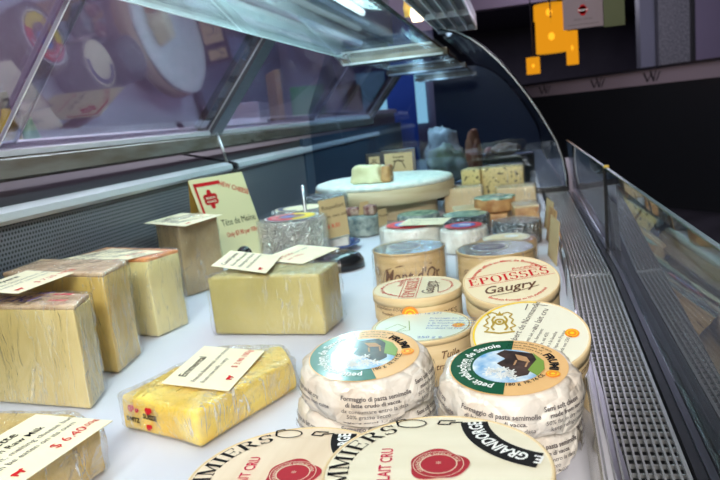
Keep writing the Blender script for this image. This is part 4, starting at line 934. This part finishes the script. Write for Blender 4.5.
lump('bagged_cheese', 'white crinkled bag behind the greenish lump in the next case', 'bagged food', -.300, 2.88, .008, (.075, .045, .125), mottled('bag_white', (.40, .40, .42), (.95, .93, .93), 16, .25, .6), 2)
lump('bagged_ham', 'orange-red lump in clear bag at the right of the platter', 'bagged food', -.175, 2.84, .010, (.036, .04, .110), mottled('bag_orange', (.45, .10, .05), (.75, .35, .18), 14, .3, .4), 3)
t = thing('black_crate', 'black box with wrapped goods on it in the next case', 'box', (-.034, 2.75, T - .004)); link_mesh('crate', B(-.098, .098, -.06, .06, 0, .110, bev=.003), 'black', t)
lump('wrapped_goods', 'beige and pink wrapped lump on the black box in the next case', 'bagged food', -.045, 2.75, .106, (.055, .040, .024), mottled('bag_beige', (.45, .25, .16), (.8, .66, .55), 22, .3, .5), 4)
lump('wrapped_goods', 'small reddish wrapped lump at the left end of the black box', 'bagged food', -.105, 2.76, .106, (.020, .025, .018), mottled('bag_red', (.5, .12, .12), (.7, .5, .5), 22, .3, .5), 5)

# ================================================================== STAFF SIDE
blue = thing('blue_banner', 'deep blue hanging banner beyond the last sliding door', 'banner', (-.955, 6.0, 0)); link_mesh('cloth', B(-.125, .125, -.02, .02, 0, 1.62), flat('royal_blue_cloth', (.02, .10, .55), .6), blue)
struct('window_1', B(-1.45, -.80, 6.5, 6.52, 1.10, 1.62), emit('daylight_pane', (.45, .85, 1.0), 1.1))
struct('wall_end', B(-2.2, -.70, 6.53, 6.6, 0, 3.2), flat('dim_end_wall', (.30, .26, .36), .7))
# worktop with things that stand behind the doors
t = thing('back_counter', 'dark worktop along the staff wall behind the sliding doors', 'worktop', (-1.6, 1.6, 0)); link_mesh('top', B(-.56, .62, -2.6, 2.2, 1.02, 1.06), flat('worktop', (.10, .085, .11), .5), t); link_mesh('cupboard_body', B(-.58, .48, -2.6, 2.2, 0, 1.02), flat('cupboard', (.06, .05, .07), .6), t)
def bottle(label, x, y, mat, cap, h=.15):
    t = thing('squeeze_bottle', label, 'bottle', (x, y, 1.06)); link_mesh('body', lathe([(0, 0), (.024, 0), (.026, .005), (.026, h * .65), (.012, h * .82), (.010, h * .86), (0, h * .86)], 24), mat, t, True); link_mesh('cap', lathe([(0, h * .86), (.011, h * .86), (.011, h), (0, h)], 16), cap, t, True)
bottle('yellow bottle behind the leftmost sliding glass door', -1.150, 1.395, flat('yellow_bottle', (.7, .58, .05), .3), 'black', .285)
bottle('green bottle beside the yellow one behind the leftmost door', -1.145, 1.455, flat('green_bottle', (.04, .32, .16), .3), 'white_ink', .26)

def lying(name, label, cat, x, y, z, dims, mat, rz=0, rot=None):
    t = thing(name, label, cat, (x, y, z), rz, rot=rot); link_mesh('body', B(-dims[0] / 2, dims[0] / 2, -dims[1] / 2, dims[1] / 2, 0, dims[2], bev=.004), mat, t); return t
t = thing('side_counter', 'mauve-topped work table behind the second pair of sliding doors', 'worktop', (-1.25, 4.6, 0)); link_mesh('top', B(-.32, .28, -.77, 1.2, 1.22, 1.25), flat('grey_worktop', (.40, .36, .44), .5), t); link_mesh('cupboard_body', B(-.30, .26, -.76, 1.18, 0, 1.22), flat('cupboard_two', (.12, .10, .14), .6), t)
lying('food_bag', 'bright green bag behind the second pair of sliding doors', 'bag', -1.20, 4.00, 1.25, (.20, .16, .17), flat('green_bag', (.04, .38, .10), .4), .3)
lying('paper_stack', 'white paper stack right of the green bag behind the doors', 'paper', -1.20, 4.42, 1.25, (.22, .26, .15), flat('white_stack', (.62, .62, .70), .6), .5)
lying('cardboard_box', 'tan box near the end post behind the sliding doors', 'box', -1.2, 5.1, 1.25, (.18, .20, .20), flat('tan_box', (.45, .33, .18), .6), .2)

lying('kraft_board', 'dark-edged kraft board leaning behind the first part of the second door pair', 'board', -1.2, 3.42, 1.06, (.03, .30, .42), 'card_brown', .5)
lying('white_box', 'white box left of the kraft board behind the sliding doors', 'box', -1.25, 3.02, 1.06, (.25, .30, .26), flat('white_tray_plastic', (.62, .60, .70), .4), .2)

# ================================================================== SHOP BEYOND
# glazed partition with a frosted band and W marks
P0 = Vector((-.35, 9.835, 0)); P1 = Vector((2.9, 5.39, 0)); D = (P1 - P0).normalized(); L = (P1 - P0).length; Nn = Vector((-D.y, D.x, 0))
def part(z0, z1, t0, t1, off, th, mat, name, parent=None):
    bm = bmesh.new(); a = P0 + D * t0 + Nn * off; b = P0 + D * t1 + Nn * off; c = b + Nn * th; d = a + Nn * th
    lo = [bm.verts.new((p.x, p.y, z0)) for p in (a, b, c, d)]; hi = [bm.verts.new((p.x, p.y, z1)) for p in (a, b, c, d)]
    bm.faces.new(lo[::-1]); bm.faces.new(hi)
    for i in range(4): bm.faces.new([lo[i], lo[(i + 1) % 4], hi[(i + 1) % 4], hi[i]])
    bmesh.ops.recalc_face_normals(bm, faces=bm.faces); return link_mesh(name, bm, mat, parent)
pt = thing('glazed_partition', 'dark glazed partition with a pale band of W marks across the shop', 'partition', (0, 0, 0))
part(0, T + .345, 0, L, 0, .06, flat('black_gloss_panel', (.012, .014, .016), .35), 'lower_panel', pt)
part(T + .345, T + .495, 0, L, -.004, .06, flat('frosted_band', (.26, .22, .24), .5), 'frosted_band', pt)
part(T + .495, T + .520, 0, L * .93, -.02, .10, 'black_metal', 'ledge_bar', pt)
k = Ink()
def X(px, y): return math.tan(math.atan((px - 360) / 680) - math.atan(.2265)) * y
def along(px):                      # where a sight line meets the partition
    m = X(px, 1.0); return (m * P0.y - P0.x) / (D.x - m * D.y)
for px in (546, 598, 651):
    x = along(px); w = .055
    k.line(x - 2.2 * w, .11, x - 1.3 * w, .02, .022); k.line(x - 1.3 * w, .02, x - .3 * w, .11, .012); k.line(x - .6 * w, .125, x + .1 * w, .02, .022); k.line(x + .1 * w, .02, x + .7 * w, .125, .012); k.line(x + .7 * w, .02, x + 1.6 * w, .11, .014)
k.build('w_mark', 'black_metal', pt, lambda a, b: tuple(P0 + D * a - Nn * .006 + Vector((0, 0, T + .356 + b))))
# columns behind the partition
def col(name, label, cat, px0, px1, y, mat, z0=0, z1=3.2):
    t = thing(name, label, cat, ((px0 + px1) / 2, y, 0)); link_mesh('shaft', B(-(px1 - px0) / 2, (px1 - px0) / 2, 0, .30, z0, z1), mat, t); return t
meshm = mottled('glittering_mesh', (.07, .08, .10), (.24, .24, .27), 60, .4, .2, lo=.4, hi=.6)
y = 9.3
t = thing('column', 'pale blue-grey column left of the glittering column', 'column', (X(650, y), y, 0)); link_mesh('shaft', B(-.13, .04, 0, .3, 0, 3.2), flat('pale_column', (.17, .18, .25), .5), t)
t = thing('column', 'speckled silver-grey column at the upper right', 'column', (X(674, y), y - .2, 0)); link_mesh('shaft', B(-.24, .22, 0, .3, 0, 3.2), meshm, t); link_mesh('blue_edge_strip', B(.222, .245, -.01, .3, 0, 3.2), flat('blue_trim', (.08, .22, .5), .2), t)
t = thing('wall_panel', 'smooth mauve-grey panel at the upper right corner', 'wall panel', (X(735, y), y - .3, 0)); link_mesh('panel', B(-.56, 1.2, 0, .2, 0, 3.2), flat('mauve_panel', (.17, .145, .225), .4), t); link_mesh('black_joint', B(-.60, -.56, 0, .2, 0, 3.2), 'black_metal', t)
# pendant lamps
shade = lamp_shade()
def pendant(label, px, zc, y, w, h, square=False):
    x = px
    t = thing('pendant_lamp', label, 'pendant lamp', (x, y, zc - h / 2), group='amber pendant lamps')
    link_mesh('lamp_shade', lathe([(w / 2 * .94, 0), (w / 2, h * .02), (w / 2 * .97, h), (w / 2 * .93, h), (w / 2 * .9, h * .02)], 40), shade, t, True)
    link_mesh('bulb', lathe([(0, h * .38)] + [(w * .10 * math.sin(a), h * .5 - w * .12 * math.cos(a)) for a in [PI * i / 8 for i in range(1, 8)]] + [(0, h * .62)], 16), emit('bulb_glow', (1, .8, .4), 5), t, True)
    link_mesh('cable', tube([(0, 0, h * .9), (0, 0, 3.2 - (zc - h / 2))], .006), 'black', t)

pendant('large amber drum shade hanging in the middle of the lamp cluster', .385, 1.79, 7.0, .30, .31)
pendant('wide amber shade cut by the top edge above the large drum lamp', .410, 2.095, 7.7, .32, .16)
pendant('narrow tall amber shade hanging right of the large drum lamp', .582, 1.67, 7.15, .115, .32)
pendant('smallest and lowest amber shade, left of the large drum lamp', .199, 1.53, 6.9, .128, .155)
# hanging paper signs
def hang(label, x0, x1, y, z0, z1, mat, logo=False):
    t = thing('hanging_sign', label, 'sign', ((x0 + x1) / 2, y, z0)); w = (x1 - x0) / 2; h = z1 - z0
    link_mesh('paper', B(-w, w, 0, .002, 0, h), mat, t); link_mesh('cord', tube([(-w * .8, .001, h), (-w * .8, .001, 3.2 - z0)], .0012), 'black', t); link_mesh('cord', tube([(w * .8, .001, h), (w * .8, .001, 3.2 - z0)], .0012), 'black', t)
    if logo:
        k = Ink(); k.disc(.020, 0, .070, 24, .7); k.disc(.012, 0, .080, 16); k.disc(.012, 0, .060, 16); k.build('red_crest', 'ink_red', t, lambda a, b: (a, -.0006, b))
        k = Ink(); k.t('MAISON', 0, .067, .010, align='CENTER', bold=.03); k.build('crest_text', 'white_ink', t, lambda a, b: (a, -.001, b))
        k = Ink(); k.t('cheese counter', 0, .032, .012, align='CENTER'); k.line(-.06, .015, .06, .015, .002); k.build('printed_text', 'ink_grey', t, lambda a, b: (a, -.0006, b))
hang('pale pink paper sign with a red crest hanging beside the amber lamps', .214, .368, 3.0, 1.470, 1.62, flat('pale_pink_paper', (.27, .21, .23), .6), True)
hang('plain olive green paper hanging right of the red-crested sign', .395, .480, 3.2, 1.480, 1.62, flat('olive_paper', (.10, .12, .045), .6))
t = thing('ceiling_beam', 'pale mauve beam crossing above the lamps at the top', 'beam', (0, 8.6, 2.33)); link_mesh('beam', B(-2.5, .55, 0, .2, 0, .14), flat('mauve_beam', (.30, .24, .34), .6), t)

# one shared group phrase for each set of repeats
GR = {'price_card': 'price cards among the cheeses', 'wrapped_cheese_block': 'film-wrapped cheese blocks', 'paper_wrapped_cheese': 'paper-wrapped soft wheels in two stacks',
      'round_cheese_box': 'round wooden cheese boxes', 'round_cheese': 'whole round cheeses', 'foil_wrapped_cheese': 'cheeses in foil behind the dull yellow block', 'cheese_piece': 'loose cut cheese pieces',
      'price_slip': 'slips standing along the grille', 'hanging_sign': 'paper signs hanging beside the lamps', 'framed_sign': 'framed signs behind the big wheel', 'squeeze_bottle': 'bottles behind the doors',
      'wrapped_goods': 'goods on the black box', 'bagged_cheese': 'bags on the platter', 'pendant_lamp': 'amber pendant lamps', 'column': 'columns beyond the partition'}
for ob in list(COL.objects):
    if not ob.parent and 'label' in ob:
        g = GR.get(ob.name.split('.')[0])
        if g: ob['group'] = g

# ================================================================== LIGHT
def area(name, loc, rot, sx, sy, power, col, spread=None):
    l = bpy.data.lights.new(name, 'AREA'); l.shape = 'RECTANGLE'; l.size = sx; l.size_y = sy; l.energy = power; l.color = col
    o = bpy.data.objects.new(name, l); COL.objects.link(o); o.location = loc; o.rotation_euler = rot; return o
# the canopy tube over the bed
area('canopy_light', (-.42, .40, T + .625), (0, R(12), 0), .06, 1.6, 5.6, (.93, .96, 1))
area('canopy_light_cool', (-.42, 1.72, T + .625), (0, R(12), 0), .06, 1.0, 5.6, (.62, .92, 1))
area('canopy_light_next', (-.42, 3.35, T + .515), (0, R(20), 0), .05, 1.6, 11, (.60, .82, 1))
# unseen fill on the shop side, lowered to brighten the block fronts
area('shop_fill', (.25, -1.7, 2.35), (R(56), 0, R(6)), .9, .5, 66, (1, .95, .88))
area('shop_light_far', (1.2, 7.0, 3.1), (0, 0, 0), 2.0, 2.0, 38, (.85, .80, 1))
area('far_wall_fill', (.5, 14.5, 3.1), (0, 0, 0), 3.0, 3.0, 160, (.8, .78, 1))  # added fill that lifts the far wall out of black
area('staff_light', (-1.5, 2.6, 3.1), (0, 0, 0), .8, 5.5, 62, (.94, .88, 1))
w = bpy.data.worlds.new('world'); scene.world = w; w.use_nodes = True
w.node_tree.nodes['Background'].inputs[0].default_value = (.5, .5, .6, 1); w.node_tree.nodes['Background'].inputs[1].default_value = .05

# ================================================================== CAMERA
Fp = 680.0; vx, vy, roll = (514 - 360) / Fp, -(103 - 240) / Fp, R(3.4)
yc = Vector((vx, vy, -1)).normalized(); u = Vector((-math.sin(roll), math.cos(roll), 0))
zc = (u - yc * u.dot(yc)).normalized(); xc = yc.cross(zc)
Mw = Matrix((xc, yc, zc))            # rows: world axes in camera space -> camera axes in the world
cam = bpy.data.cameras.new('camera'); co = bpy.data.objects.new('camera', cam); COL.objects.link(co)
cam.sensor_width = 36; cam.lens = Fp / 720 * 36; cam.clip_start = .01; cam.clip_end = 60
co.matrix_world = Matrix.Translation((0, 0, T + .30)) @ Mw.to_4x4()
scene.camera = co
cam.dof.use_dof = True; cam.dof.focus_distance = .62; cam.dof.aperture_fstop = 13
vs = scene.view_settings; vs.view_transform = 'Standard'; vs.look = 'None'; vs.gamma = 1; vs.use_curve_mapping = False; vs.exposure = .34
